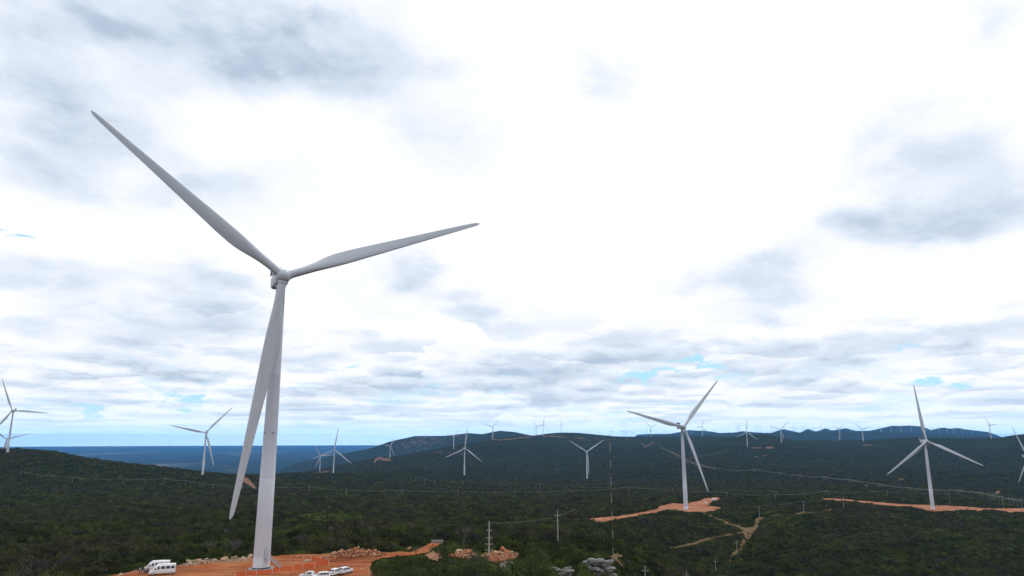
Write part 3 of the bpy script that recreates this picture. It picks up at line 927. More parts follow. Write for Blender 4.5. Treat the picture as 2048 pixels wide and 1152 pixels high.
# nacelle: rounded box, hub end slimmer
n_ = MB()
def rbox(y, w, h0, h1, k=0.28, n=24):
    pts = []
    for i in range(n):
        t = 2 * math.pi * i / n
        c, s = math.cos(t), math.sin(t)
        e = 0.42
        x = math.copysign(abs(c) ** e, c) * w / 2; z = math.copysign(abs(s) ** e, s)
        pts.append((x, y, (h0 + h1) / 2 + z * (h1 - h0) / 2))
    return pts
n_.loft([rbox(-OVER + 1.5, 2.9, -1.45, 1.45), rbox(-OVER + 1.9, 3.3, -1.75, 1.7), rbox(-1.2, 3.7, -2.0, 1.95), rbox(2.0, 3.8, -2.1, 2.0), rbox(6.6, 3.75, -2.0, 2.0), rbox(7.6, 3.5, -1.4, 1.95), rbox(7.9, 3.1, -1.0, 1.8)])
ME['nacelle'] = n_.mesh('nacelle', M_TURB)
c_ = MB()
c_.box((0, 6.9, 3.15), (3.9, 0.45, 1.9))
ME['radiator'] = c_.mesh('radiator', M_DARK)
c_ = MB()
for sx in (-1, 1):
    c_.box((sx * 2.05, 6.9, 3.0), (0.16, 0.8, 2.3)); c_.tube((sx * 1.7, 4.9, 2.0), (sx * 1.7, 6.7, 3.7), 0.10, n=6)
    c_.tube((sx * 1.7, 4.9, 2.0), (sx * 1.7, 6.6, 2.35), 0.08, n=6)
c_.box((0, 6.9, 4.18), (4.2, 0.7, 0.12))
ME['radiator_frame'] = c_.mesh('radiator_frame', M_TURB)
c_ = MB()
c_.tube((-.85, 6.9, 4.4), (.85, 6.9, 4.4), 0.05, n=6)
for sx in (-.8, .8): c_.tube((sx, 6.9, 4.25), (sx, 6.9, 5.0), 0.05, n=6); c_.box((sx, 6.9, 5.05), (.3, .3, .12))
ME['wind_vane'] = c_.mesh('wind_vane', M_STEEL)
h_ = MB()
Mh = Matrix.Rotation(R(90), 4, 'X')   # z of the profile -> -Y
h_.lathe([(1.45, -1.7), (1.85, -1.5), (1.98, -0.6), (2.0, 0.3), (1.85, 1.0), (1.5, 1.6), (0.95, 2.05), (0.4, 2.28), (0.02, 2.33)], 32, M=Mh, capt=False)
for k in range(3):
    a = k * 2 * math.pi / 3
    d = Vector((math.sin(a), 0, math.cos(a)))
    h_.tube(d * 1.1, d * 2.25, 1.32, 1.24, n=24)
ME['hub'] = h_.mesh('hub', M_TURB)


def add_obj(name, me, parent, M=None):
    o = bpy.data.objects.new(name, me)
    COL.objects.link(o)
    o.parent = parent
    if M is not None: o.matrix_local = M
    return o


def turbine(loc, yaw, phi, Lb, defl, label, group, detail=2):
    root = empty('wind_turbine', loc, yaw)
    tag(root, label, 'wind turbine', group)
    tw = add_obj('tower', ME['tower'], root)
    Mt = Matrix.Translation((0, 0, HUBH)) @ Matrix.Rotation(R(-5), 4, 'X')
    Mn = Matrix.Translation((0, 0, HUBH))
    nac = add_obj('nacelle', ME['nacelle'], root, Mn)
    if detail > 0:
        add_obj('radiator', ME['radiator'], nac)
        add_obj('radiator_frame', ME['radiator_frame'], nac)
    if detail > 1:
        add_obj('wind_vane', ME['wind_vane'], nac)
    Mhub = Matrix.Translation((0, -OVER, HUBH)) @ Matrix.Rotation(R(-5), 4, 'X')
    hb = add_obj('hub', ME['hub'], root, Mhub @ Matrix.Rotation(phi, 4, 'Y'))
    for k in range(3):
        dl = defl[k] if defl else 0
        Mb = Mhub @ Matrix.Rotation(phi + k * 2 * math.pi / 3, 4, 'Y') @ Matrix.Rotation((1.0 + dl) / Lb, 4, 'X') @ Matrix.Diagonal((1, 1, Lb / 67.0, 1))
        add_obj('blade', ME['blade'], root, Mb)
    return root, tw


TL = [
    ('huge white wind turbine standing on the orange dirt clearing, nearest of all', None),
    ('white wind turbine on the orange pad with two parked cars behind its tower', None),
    ('white wind turbine on the long orange strip at the right, one blade pointing up', None),
    ('white wind turbine on the dark hill crest at the left edge of the photo', None),
    ('smaller wind turbine half hidden behind the tower at the left edge', None),
    ('white wind turbine rising past the sea-blue plain, left of the nearest turbine', None),
    ('wind turbine with one blade straight up, right of the nearest tower, before the blue plain', None),
    ('wind turbine just left of and behind another one, low on the blue slope', None),
    ('wind turbine beside a hook-shaped orange dirt road on the mid slope', None),
    ('wind turbine in front of the rocky blue hill, blades up like a V', None),
    ('wind turbine with one blade up and two spread low, before the dark central hill', None),
    ('small wind turbine on the end of the dark ridge beneath the highest blue hump', None),
    ('left one of two overlapping turbines on the ridge skyline near the middle', None),
    ('right one of two overlapping turbines on the ridge skyline near the middle', None),
    ('lone slim turbine seen edge-on on the skyline behind the central ridge', None),
    ('wind turbine with a Y of two raised blades, standing in the dark valley middle', None),
    ('wind turbine on the skyline left of the big orange-pad turbine, two blades raised', None),
    ('wind turbine on the skyline just right of the big orange-pad turbine', None),
    ('wind turbine on a thin orange strip right of centre, one blade upright', None),
    ('wind turbine on the dark slope against the blue mountains, third blade hanging right', None),
    ('wind turbine behind a small orange patch near the foot of the blue mountains', None),
    ('wind turbine with a wide V of blades between the orange patch and mountains', None),
    ('wind turbine at the right end of the blue mountains against pale sky', None),
    ('wind turbine cut by the right edge of the photo, one blade visible', None),
]
main_root = None
for i, (bx, by, Y, yaw, phi, Lb, de) in enumerate(TURB):
    p = W(bx, by, Y)
    lb, gr = TL[i]
    CLEAR_PTS.append((p[0], p[1], 7))
    root, tw = turbine(p, R(yaw), R(phi), Lb, de, lb, 'wind turbines of the wind farm', 2 if i < 3 else (1 if i < 12 or i in (15, 23) else 0))
    if i == 0: main_root, main_tower = root, tw

FAR_T = [  # x, hub y, base y of tiny far turbines
    (1199.5, 864, 873), (1222.7, 862, 872.5), (1245.4, 864, 874), (1249, 865, 874), (1253.3, 866, 875), (1176.4, 866, 872),
    (1266, 866, 875), (1292.7, 865, 874), (1314.6, 867, 874.5), (1335, 865, 873.5), (1381.8, 863, 871), (1407.5, 862, 870), (1432.3, 861, 868.5), (1448, 860, 868), (1456.8, 858, 867), (1474.9, 857, 866), (1478.3, 856, 865.5),
    (1512.7, 857, 865), (1521.6, 856, 865), (1544.4, 856, 865), (1586.3, 855, 864), (1590.8, 857, 865), (1607.3, 854, 864), (1628.2, 856, 865), (1642.4, 854, 863), (1658.7, 857, 865), (1693.6, 857, 864)]
FAR_M = [(1761.4, 858, 866), (1764, 857, 866), (1782.5, 853, 864), (1802.2, 854, 864.5), (1823, 855, 865), (1863.8, 859, 867), (1879.1, 857.5, 867), (1894.6, 858, 867), (1908.8, 857.5, 868), (1926, 859, 869), (1943.5, 861, 870)]
for lst, lab, grp in ((FAR_T, 'tiny faint wind turbine along the far horizon line, right of the central ridge', 'tiny turbines on the far horizon'),
                      (FAR_M, 'tiny white wind turbine in the row before the tallest blue mountains', 'row of tiny turbines before the blue mountains')):
    for (x, hy, by) in lst:
        dpx = max(6.5, by - hy)
        Y = HUBH * F / dpx * 0.98
        p = W(x, by, Y)
        turbine(p, R(10 + random.uniform(-8, 12)), random.uniform(0, 2.09), 60.0, None, lab, grp, 0)

# details of the nearest turbine
def base_details():
    tw = main_tower
    b0 = W(522, 1139, 202)
    todir = Vector((-b0[0], -b0[1])).normalized()        # towards the camera
    ang = math.atan2(todir.y, todir.x) + R(28)           # the door faces a little right of the camera
    ang -= R(27.7)                                        # into the turbine's own frame
    cs, sn = math.cos(ang), math.sin(ang)

    def L(r, s, z):  # radial, sideways, up
        return Vector((cs * r - sn * s, sn * r + cs * s, z))
    d = MB()
    pts = []
    for k in range(13):
        t = math.pi * k / 12
        pts.append((0.42 * math.cos(t), 5.1 + 0.5 * math.sin(t)))
    pts = [(0.42, 3.2)] + pts + [(-0.42, 3.2)]
    f0 = [L(2.12, s, z) for s, z in pts]; f1 = [L(2.235, s, z) for s, z in pts]
    d.loft([f0, f1], smooth=False)
    door = d.build('door', simple('door_grey', (0.48, 0.50, 0.56), 0.5), main_root)
    fr = MB()
    for (a, b) in zip(pts[:-1], pts[1:]): fr.tube(L(2.24, a[0] * 1.2, a[1]), L(2.24, b[0] * 1.2, b[1]), 0.028, n=5)
    fr.build('frame', M_DARK, door)
    hd = MB(); hd.box(L(2.27, 0.25, 4.3), (0.08, 0.08, 0.3)); hd.build('handle', M_STEEL, door)
    st = MB()
    st.box(L(2.75, 0, 3.1), (1.2, 1.3, 0.1), rz=ang)
    # flight going down sideways to the right (seen from the camera)
    top, bot = L(2.9, 0.7, 3.05), L(3.0, 4.3, 0.1)
    for k in range(13):
        t = k / 12
        st.box(top.lerp(bot, t), (1.1, 0.26, 0.05), rz=ang)
    for sgn in (-0.55, 0.55):
        off = L(sgn, 0, 0) - L(0, 0, 0)
        st.tube(top + off, bot + off, 0.07, n=6)
    o = st.build('access_stairs', M_STEEL, main_root)
    rl = MB()
    for sgn in (-0.55, 0.55):
        off = L(sgn, 0, 0) - L(0, 0, 0)
        for h in (0.55, 1.05): rl.tube(top + off + Vector((0, 0, h)), bot + off + Vector((0, 0, h)), 0.035, n=6)
        for k in range(0, 13, 3):
            q = top.lerp(bot, k / 12) + off
            rl.tube(q, q + Vector((0, 0, 1.05)), 0.03, n=6)
    for s in (-0.6, 0.6):
        rl.tube(L(3.3, s, 3.1), L(3.3, s, 4.2), 0.035, n=6)
    rl.tube(L(3.3, -0.6, 4.2), L(3.3, 0.6, 4.2), 0.035, n=6); rl.tube(L(2.2, -0.6, 4.2), L(3.3, -0.6, 4.2), 0.035, n=6)
    rl.build('handrail', M_STEEL, o)
    fb = MB()
    fb.lathe([(3.35, -0.8), (3.35, 0.30), (3.2, 0.38), (2.5, 0.40)], 48)
    fb.build('foundation', M_CONC, main_root)
    rb = MB(); rb.lathe([(2.40, 0.38), (2.40, 0.68), (2.22, 0.70)], 48, capb=False, capt=False)
    rb.build('flange', M_DARK, main_root)
    sn_ = MB(); q = W(0, 0, 1)
    a2 = math.atan2(todir.y, todir.x) - R(27.7) + R(20)
    sn_.box((math.cos(a2) * 1.95, math.sin(a2) * 1.95, 36), (0.3, 0.3, 0.3)); a3 = a2 - R(80)
    sn_.box((math.cos(a3) * 1.95, math.sin(a3) * 1.95, 36), (0.3, 0.3, 0.3))
    sn_.build('marker_lamp', M_DARK, main_root)


base_details()

# ------------------------------------------------------------------ power poles and wires
def ground_z(x, y):
    return float(H(np.array([x]), np.array([y]))[0])


pole_cache = {}


def pole(px, ytop, ybase, label, group, arms=1, thick=1.0, Y=None):
    if Y is None: p = hit(px, ybase)
    else:
        p = W(px, ybase, Y)
        p[2] = min(p[2], ground_z(p[0], p[1]) + 0.0)
    # height so that the top meets its pixel
    a, b, c = ray(px, ytop)
    zt = c / b * p[1]
    h = max(6.0, min(16.0, zt - p[2]))
    root = empty('power_pole', (p[0], p[1], p[2] - 0.3), math.atan2(-p[0], p[1]) + R(random.uniform(-8, 8)))
    tag(root, label, 'power pole', group)
    r = 0.15 * thick * max(1.0, p[1] / 1100.0)
    m = MB(); m.tube((0, 0, 0), (0, 0, h + 0.3), r * 1.25, r * 0.75, n=8)
    m.build('shaft', M_POLE, root)
    zs = [h - 1.4] if arms == 1 else [h - 2.5, h - 4.6, h - 6.3, h - 8.0]
    for k, z in enumerate(zs[:arms]):
        w = 2.2 if arms == 1 else (1.5, 1.5, 2.2, 2.3)[k]
        m = MB(); m.box((0, r * 1.1, z), (w, 0.14 * max(1, r / .2), 0.14 * max(1, r / .2)))
        cr = m.build('crossarm', M_POLE, root)
        if p[1] < 900:
            m = MB()
            for sx in (-1, 0, 1) if arms == 1 else (-1, 1):
                m.tube((sx * (w / 2 - .1), r * 1.1, z + 0.07), (sx * (w / 2 - .1), r * 1.1, z + 0.45), 0.09, 0.05, n=6)
            m.build('insulator', M_MASTW, cr)
    CLEAR_PTS.append((p[0], p[1], 2.0))
    return (p[0], p[1], p[2] + h - 0.6)


def cable(tops, label, sag=2.0, offs=(-0.9, 0.9), rad=None, name='power_cable'):
    for o_ in offs:
        m = MB()
        for a, b in zip(tops[:-1], tops[1:]):
            a = Vector(a); b = Vector(b)
            d = (b - a); nrm = Vector((-d.y, d.x, 0)).normalized() * 0
            prev = None
            n = 8
            for k in range(n + 1):
                t = k / n
                q = a.lerp(b, t) + Vector((0, o_, -4 * sag * t * (1 - t) + 0.2 * abs(o_)))
                r = rad if rad else 0.018 + 0.00004 * q.length
                if prev is not None: m.tube(prev, q, r, r, n=4, caps=False)
                prev = q
        o = m.build(name, M_WIRE)
        tag(o, label, 'cable', 'overhead cables')


LN_MID = [(41, 943, 952), (144, 954, 966), (246, 957, 969), (328, 956, 969), (370, 960, 975), (425.5, 968, 979), (484.5, 971, 983), (548, 973, 988), (618, 972, 989), (692.5, 979, 993), (803.5, 979, 993), (915, 981, 994),
          (1028, 982, 996), (1141.5, 980, 992), (1258, 973, 993), (1454, 984, 998), (1551, 988, 1003)]
LN_UP = [(831, 953, 965), (849, 957, 969), (869, 961, 972), (926, 962, 972), (1001.5, 967, 976), (1080, 966, 979), (1163.5, 973, 981), (1345, 976, 985)]
LN_R = [(1658, 981, 992), (1775, 981, 993), (1900, 986, 1007), (2007, 999, 1016)]
tm = [pole(*p, label='thin pale concrete pole of the power line crossing the middle scrub below the turbines', group='poles of the middle power line') for p in LN_MID]
tu = [pole(*p, label='very small pale pole of the upper power line just below the dark central hill', group='poles of the upper power line') for p in LN_UP]
tr = [pole(*p, label='thin pale pole of the power line running past the right-hand turbine', group='poles of the right power line') for p in LN_R]
cable([(p[0], p[1], p[2]) for p in tm] + [tr[0]], 'thin pale overhead cable of the middle power line', 1.6, (-0.8, 0.8))
cable(tu, 'thin pale overhead cable of the upper power line', 1.2, (0.8,))
cable([tu[-1]] + tr, 'thin pale overhead cable of the power line at the right', 1.5, (0.0,))
big = pole(978, 1042, 1113, 'tall pale concrete pole with four crossarms standing in the orange rubble', None, arms=4, thick=1.35)
p2 = pole(1116, 1021, 1088, 'tall plain concrete pole with one crossarm in the scrub right of the rubble', None, thick=1.15)
NEARP = [
    (1432, 1117, 1145, 'small pole with short crossarm low at the bottom, below the fork of the track'),
    (1474, 1080, 1105, 'small pole with crossarm beside the dirt track just below its fork'),
    (1519, 1011, 1033.5, 'thin pole on the top end of the red dirt fork'),
    (1608, 1001, 1024, 'thin pole standing on the yellowish side track right of the fork'),
    (1688, 993, 1015, 'thin pole in front of the orange road left of the right-hand turbine'),
    (1769, 1004, 1013, 'short pole by the orange road left of the right-hand turbine'),
    (1291, 1139, 1170, 'pole top with crossarm cut by the bottom edge near the grey rocks'),
    (1374, 1145, 1172, 'pole tip cut by the bottom edge right of the one by the grey rocks'),
    (1908, 1018, 1027, 'short pale post on the bank right of the right-hand turbine base, left one of two'),
    (1918, 1018, 1028, 'short pale post on the bank right of the right-hand turbine base, right one of two'),
]
tp = [pole(x, a, b, lab, 'small poles around the dirt tracks') for (x, a, b, lab) in NEARP]
cable([tp[2], tp[3], tp[4]], 'thin pale cable from the red fork to the orange road', 0.8, (0.0,))
far_end = hit(1150, 1040); far_end[2] += 8
cable([big, tuple(far_end)], 'thin pale cable from the four-armed pole to the far side of the scrub', 2.5, (0.0,))


def latt(px, y0, y1, label):   # steel transmission line H-frame pole pair
    p = hit(px, y1)
    a, b, c = ray(px, y0)
    h = max(8.0, min(24.0, c / b * p[1] - p[2]))
    root = empty('transmission_pole', tuple(p), math.atan2(-p[0], p[1]))
    tag(root, label, 'transmission pole', 'poles of the transmission line')
    r = 0.13 + 0.00008 * p[1]
    m = MB()
    for sx in (-2.2, 2.2): m.tube((sx, 0, 0), (sx, 0, h), r, r * .7, n=6)
    m.build('post', M_OLD, root)
    m = MB(); m.box((0, 0, h - 1.2), (8.4, r, r)); m.box((0, 0, h - 3.2), (4.4, r, r))
    m.build('crossarm', M_OLD, root)
    return (p[0], p[1], p[2] + h - 1)


TLN = [(1345, 903, 908), (1372, 918, 923), (1395, 926, 931), (1430, 935, 940), (1475, 941, 946), (1510, 938, 945), (1560, 945, 952), (1600, 950, 957), (1650, 953, 962), (1700, 958, 967), (1760, 967, 977), (1820, 974, 984), (1870, 978, 989), (1921, 979, 991),
       (1962, 983, 996), (1985, 987, 1001), (2003, 991, 1010), (2024, 995, 1013), (2040, 997, 1016), (2056, 1000, 1020)]
tt = [latt(*q, label='small grey twin-post pole of the transmission line crossing the right-hand valley') for q in TLN]
fe = hit(1318, 896); fe[2] += 10
cable([tuple(fe)] + tt, 'silvery overhead cable of the transmission line crossing the right-hand valley', 2.0, (-4.0, 4.0, 0.0))
tt2 = [(x, y + 18, z - 1) for (x, y, z) in tt[8:]]
cable(tt2, 'silvery overhead cable of the transmission line at the far right', 1.4, (-3.0, 3.0))


# measuring mast
def mast():
    b = hit(1226.5, 1113, 150, 400)
    a_, b_, c_ = ray(1220, 868)
    h = c_ / b_ * b[1] - b[2]
    root = empty('measuring_mast', tuple(b))
    tag(root, 'very thin red and white banded mast rising from the small mound beside grey rocks', 'mast')
    n = 14; seg = h / n
    for k in range(n):
        m = MB()
        z0, z1 = k * seg, (k + 1) * seg
        r = 0.028
        cs = [Vector((0.11 * math.cos(t), 0.11 * math.sin(t), 0)) for t in (0.3, 0.3 + 2.094, 0.3 + 4.189)]
        for c in cs: m.tube(c + Vector((0, 0, z0)), c + Vector((0, 0, z1)), r, r, n=6)
        for j in range(4):
            for q in range(3):
                za = z0 + seg * j / 4; zb = z0 + seg * (j + 1) / 4
                m.tube(cs[q] + Vector((0, 0, za)), cs[(q + 1) % 3] + Vector((0, 0, zb)), 0.014, 0.014, n=4)
        m.build('mast_section', M_MASTR if k % 2 else M_MASTW, root)
    m = MB()
    for zz in (h - 1, h - 12): m.tube((0, 0, zz), (1.6, 0.3, zz), 0.03, 0.03, n=5); m.lathe([(0.02, zz), (0.14, zz + .05), (0.02, zz + .25)], 8, M=Matrix.Translation((1.6, 0.3, 0)))
    m.build('wind_sensor', M_DARK, root)
    CLEAR_PTS.append((b[0], b[1], 3))


mast()

# ------------------------------------------------------------------ vehicles
def wheel_mesh(r, w):
    a = MB(); M = Matrix.Rotation(R(90), 4, 'X')
    a.lathe([(r * .62, -w / 2), (r * .92, -w / 2), (r, -w * .3), (r, w * .3), (r * .92, w / 2), (r * .62, w / 2)], 24, M=M)
    b = MB(); b.lathe([(r * .1, -w * .52), (r * .58, -w * .55), (r * .62, -w * .4), (r * .62, w * .4), (r * .58, w * .55), (r * .1, w * .52)], 16, M=M)
    return a.mesh('tyre', M_TYRE), b.mesh('rim', M_SILVER)


def body_sections(xs, ws, zb, zbelt, zroof, wroof):
    """loft of car cross sections along X; each section symmetric in Y"""
    secs = []
    for x, w, b, zl, zr, wr in zip(xs, ws, zb, zbelt, zroof, wroof):
        h = w / 2; g = wr / 2
        s = [(-h * .9, b), (-h, b + .12), (-h, (b + zl) / 2), (-h * .985, zl), (-g, zr - .06), (-g * .88, zr), (0, zr + .02), (g * .88, zr), (g, zr - .06), (h * .985, zl), (h, (b + zl) / 2), (h, b + .12), (h * .9, b)]
        secs.append([(x, y, z) for y, z in s])
    return secs


def vehicle(kind, loc, rz, label, group, paint, name=None):
    """front of the vehicle towards +X"""
    root = empty(name or kind, loc, rz)
    tag(root, label, 'van' if kind == 'minibus' else 'car', group)
    if kind == 'minibus':
        L_, Wd, Hh = 6.1, 2.0, 2.6
        xs = [-3.05, -3.0, -1, 1.2, 1.75, 2.35, 2.75, 3.0, 3.05]
        ws = [1.9, 2.0, 2.02, 2.02, 2.0, 1.96, 1.9, 1.75, 1.6]
        zb = [.45, .38, .36, .36, .36, .36, .36, .42, .5]
        zl = [1.45, 1.45, 1.45, 1.42, 1.38, 1.22, 1.12, .98, .85]
        zr = [2.3, 2.55, 2.62, 2.58, 2.25, 1.42, 1.2, 1.04, .9]
        wr = [1.6, 1.68, 1.7, 1.66, 1.6, 1.6, 1.6, 1.5, 1.4]
        wr_ = 0.36; ax = (-1.95, 2.0)
        wins = [[(-2.85, 1.5, 2.15), (-2.0, 1.5, 2.15)], [(-1.8, 1.5, 2.15), (-.85, 1.5, 2.15)], [(-.65, 1.5, 2.15), (.35, 1.5, 2.15)]]
        front = [(.6, 1.45), (1.85, 1.42), (1.45, 2.0), (.6, 2.15)]
        screen = ((1.82, 2.13, 0.72), (2.33, 1.48, 0.78))
    elif kind == 'suv':
        xs = [-2.15, -2.1, -1.7, -1.2, .3, .75, 1.3, 1.95, 2.1, 2.15]
        ws = [1.6, 1.75, 1.8, 1.82, 1.82, 1.82, 1.8, 1.72, 1.6, 1.5]
        zb = [.5, .38, .32, .3, .3, .3, .3, .34, .42, .5]
        zl = [.95, 1.0, 1.05, 1.05, 1.02, 1.0, .98, .9, .8, .72]
        zr = [1.05, 1.2, 1.6, 1.68, 1.66, 1.45, 1.08, .98, .86, .76]
        wr = [1.4, 1.35, 1.3, 1.3, 1.28, 1.34, 1.55, 1.5, 1.4, 1.3]
        wr_ = 0.34; ax = (-1.3, 1.35)
        wins = [[(-1.75, 1.1, 1.5), (-1.25, 1.1, 1.55)], [(-1.15, 1.1, 1.56), (-.4, 1.1, 1.57)], [(-.3, 1.1, 1.56), (.25, 1.1, 1.54)]]
        front = [(.3, 1.08), (1.0, 1.06), (.55, 1.45), (.3, 1.52)]
        screen = ((.6, 1.55, 0.6), (1.2, 1.14, 0.72))
    else:
        xs = [-2.6, -2.55, -.95, -.85, -.7, .5, .95, 1.5, 2.3, 2.5, 2.6]
        ws = [1.75, 1.8, 1.84, 1.84, 1.84, 1.84, 1.82, 1.8, 1.76, 1.65, 1.5]
        zb = [.5, .42, .36, .36, .36, .36, .36, .36, .4, .48, .55]
        zl = [1.0, 1.05, 1.08, 1.1, 1.1, 1.08, 1.06, 1.04, .96, .85, .76]
        zr = [1.06, 1.12, 1.14, 1.55, 1.72, 1.72, 1.5, 1.14, 1.03, .9, .8]
        wr = [1.6, 1.7, 1.7, 1.35, 1.32, 1.32, 1.36, 1.6, 1.5, 1.4, 1.3]
        wr_ = 0.38; ax = (-1.6, 1.6)
        wins = [[(-.65, 1.15, 1.6), (-.1, 1.15, 1.62)]]
        front = [(.0, 1.14), (1.2, 1.12), (.7, 1.52), (.0, 1.6)]
        screen = ((.85, 1.58, 0.6), (1.4, 1.2, 0.74))
    secs = body_sections(xs, ws, zb, zl, zr, wr)
    m = MB(); m.loft(secs, smooth=True)
    bd = m.build('body', paint, root, bevel=0.0)

    def side_y(x, z):
        w = np.interp(x, xs, ws) / 2; g = np.interp(x, xs, wr) / 2
        b = np.interp(x, xs, zl); r = np.interp(x, xs, zr) - .06
        t = min(1, max(0, (z - b) / max(r - b, .01)))
        return w * .985 + (g - w * .985) * t
    for s in (-1, 1):
        for wn in wins:
            (x0, z0, z1), (x1, z2, z3) = wn
            q = [(x0, z0), (x1, z2), (x1, z3), (x0, z1)]
            m = MB()
            a = [(x, s * (side_y(x, z) - .03), z) for x, z in q]; b = [(x, s * (side_y(x, z) + .015), z) for x, z in q]
            m.loft([a, b], smooth=False); m.build('side_window', M_GLASS, bd)
        m = MB()
        a = [(x, s * (side_y(x, z) - .03), z) for x, z in front]; b = [(x, s * (side_y(x, z) + .015), z) for x, z in front]
        m.loft([a, b], smooth=False); m.build('side_window', M_GLASS, bd)
        m = MB(); m.box((front[1][0] - .15, s * (Wd / 2 + .12 if kind == 'minibus' else 1.0), front[1][1] + .1), (.12, .2, .22)); m.build('side_mirror', M_DARK if kind == 'minibus' else paint, root)
    (xa, za, wa), (xb_, zb_, wb) = screen
    nrm = Vector((za - zb_, 0, xb_ - xa)).normalized() * .02
    q = [Vector((xa, -wa, za)), Vector((xa, wa, za)), Vector((xb_, wb, zb_)), Vector((xb_, -wb, zb_))]
    m = MB(); m.loft([[p - nrm for p in q], [p + nrm * 1.2 for p in q]], smooth=False); m.build('windscreen', M_GLASS, bd)
    # rear window and lamps
    xr = xs[0]
    if kind == 'minibus':
        m = MB()
        for s in (-.43, .43): m.box((-3.03, s, 1.85), (.06, .7, .6))
        m.build('rear_window', M_GLASS, bd)
    elif kind == 'suv':
        q = [Vector((-1.75, -.58, 1.56)), Vector((-1.75, .58, 1.56)), Vector((-2.09, .66, 1.17)), Vector((-2.09, -.66, 1.17))]
        nn = Vector((-.39, 0, .34)).normalized() * .03
        m = MB(); m.loft([[p - nn for p in q], [p + nn for p in q]], smooth=False); m.build('rear_window', M_GLASS, bd)
    for s in (-1, 1):
        m = MB(); m.box((xr - .005, s * ws[0] * .42, zl[0] * .88), (.08, .16, .3)); m.build('tail_lamp', M_RED, root)
        m = MB(); m.box((xs[-1] - .03, s * ws[-1] * .4, zl[-1] * .93), (.1, .3, .16)); m.build('headlight', M_LAMP, root)
    m = MB(); m.box((xr - .03, 0, .45), (.16, ws[1] * .96, .2)); m.box((xs[-1] - .02, 0, .5), (.16, ws[-2] * .98, .2)); m.build('bumper', M_DARK if kind != 'suv' else paint, root, bevel=.03)
    if kind == 'pickup':
        m = MB(); m.box((-1.75, 0, 1.145), (1.45, 1.5, .05)); m.build('cargo_bed', M_DARK, root)
    ty, rm = wheel_mesh(wr_, .24)
    for x in ax:
        for s in (-1, 1):
            w = bpy.data.objects.new('wheel', ty); COL.objects.link(w); w.parent = root
            w.location = (x, s * (np.interp(x, xs, ws) / 2 - .1), wr_)
            w2 = bpy.data.objects.new('rim', rm); COL.objects.link(w2); w2.parent = w
    CLEAR_PTS.append((loc[0], loc[1], 5))
    return root


def on_pad(px, py):
    p = hit(px, py, 120, 400)
    p[2] = ground_z(p[0], p[1]) + 0.06 + 0.0003 * p[1]
    return p


vehicle('minibus', tuple(on_pad(313, 1143)), R(196), 'white minibus with dark windows, farther and left of two parked side by side', 'white minibuses on the clearing', M_WHITE)
vehicle('minibus', tuple(on_pad(324, 1150)), R(200), 'white minibus with a row of dark side windows, nearer of two parked side by side', 'white minibuses on the clearing', M_WHITE)
vehicle('suv', tuple(on_pad(671.5, 1151)), R(72), 'white car seen from behind, left one of two parked side by side', 'white cars parked on the clearing', M_WHITE, 'parked_car')
vehicle('suv', tuple(on_pad(690.5, 1148)), R(62), 'white car seen from behind, right one of two parked side by side', 'white cars parked on the clearing', M_WHITE, 'parked_car')
vehicle('pickup', tuple(on_pad(619, 1158)), R(175), 'pale boxy vehicle cut by the bottom edge, left of the white cars', 'white cars parked on the clearing', M_SILVER, 'parked_truck')
vehicle('suv', tuple(on_pad(642, 1159)), R(200), 'dark-windowed car roof just showing at the bottom edge between the other vehicles', 'white cars parked on the clearing', M_WHITE, 'parked_car')
for (px, py, rz, lab) in ((1411, 1007, R(-95), 'tiny white car on the orange pad, nearer one behind the second turbine'), (1427, 1002, R(200), 'tiny white van on the orange pad, farther one by the bushes')):
    p = hit(px, py, 500, 1300); vehicle('suv' if px < 1420 else 'minibus', (p[0], p[1], p[2] + .3), rz, lab, 'vehicles on the second pad', M_WHITE, 'parked_car' if px < 1420 else 'minibus')


# ------------------------------------------------------------------ people
def skin_mesh(name, pts, edges, radii, mats, sub=1, root=0):
    me = bpy.data.meshes.new(name)
    me.from_pydata(pts, edges, [])
    o = bpy.data.objects.new(name, me); COL.objects.link(o)
    sk = o.modifiers.new('skin', 'SKIN')
    lay = me.skin_vertices[0].data
    for i, r in enumerate(radii):
        lay[i].radius = r if isinstance(r, tuple) else (r, r)
        lay[i].use_root = (i == root)
    s = o.modifiers.new('sub', 'SUBSURF'); s.levels = s.render_levels = sub
    dg = bpy.context.evaluated_depsgraph_get()
    dg.update()
    me2 = bpy.data.meshes.new_from_object(o.evaluated_get(dg))
    me2.name = name
    bpy.data.objects.remove(o)
    me2.materials.clear()
    for m in (mats if isinstance(mats, (list, tuple)) else [mats]): me2.materials.append(m)
    for p in me2.polygons: p.use_smooth = True
    return me2


M_SKIN = simple('skin', (0.30, 0.17, 0.11), 0.6, var=.05)
M_HAIR = simple('hair', (0.015, 0.01, 0.008), 0.8)
CLOTH = {k: simple('cloth_' + k, c, 0.9, var=.1) for k, c in dict(blue=(.05, .10, .30), teal=(.02, .20, .22), white=(.6, .6, .62), navy=(.015, .02, .07), yellow=(.55, .38, .05), grey=(.2, .2, .22)).items()}


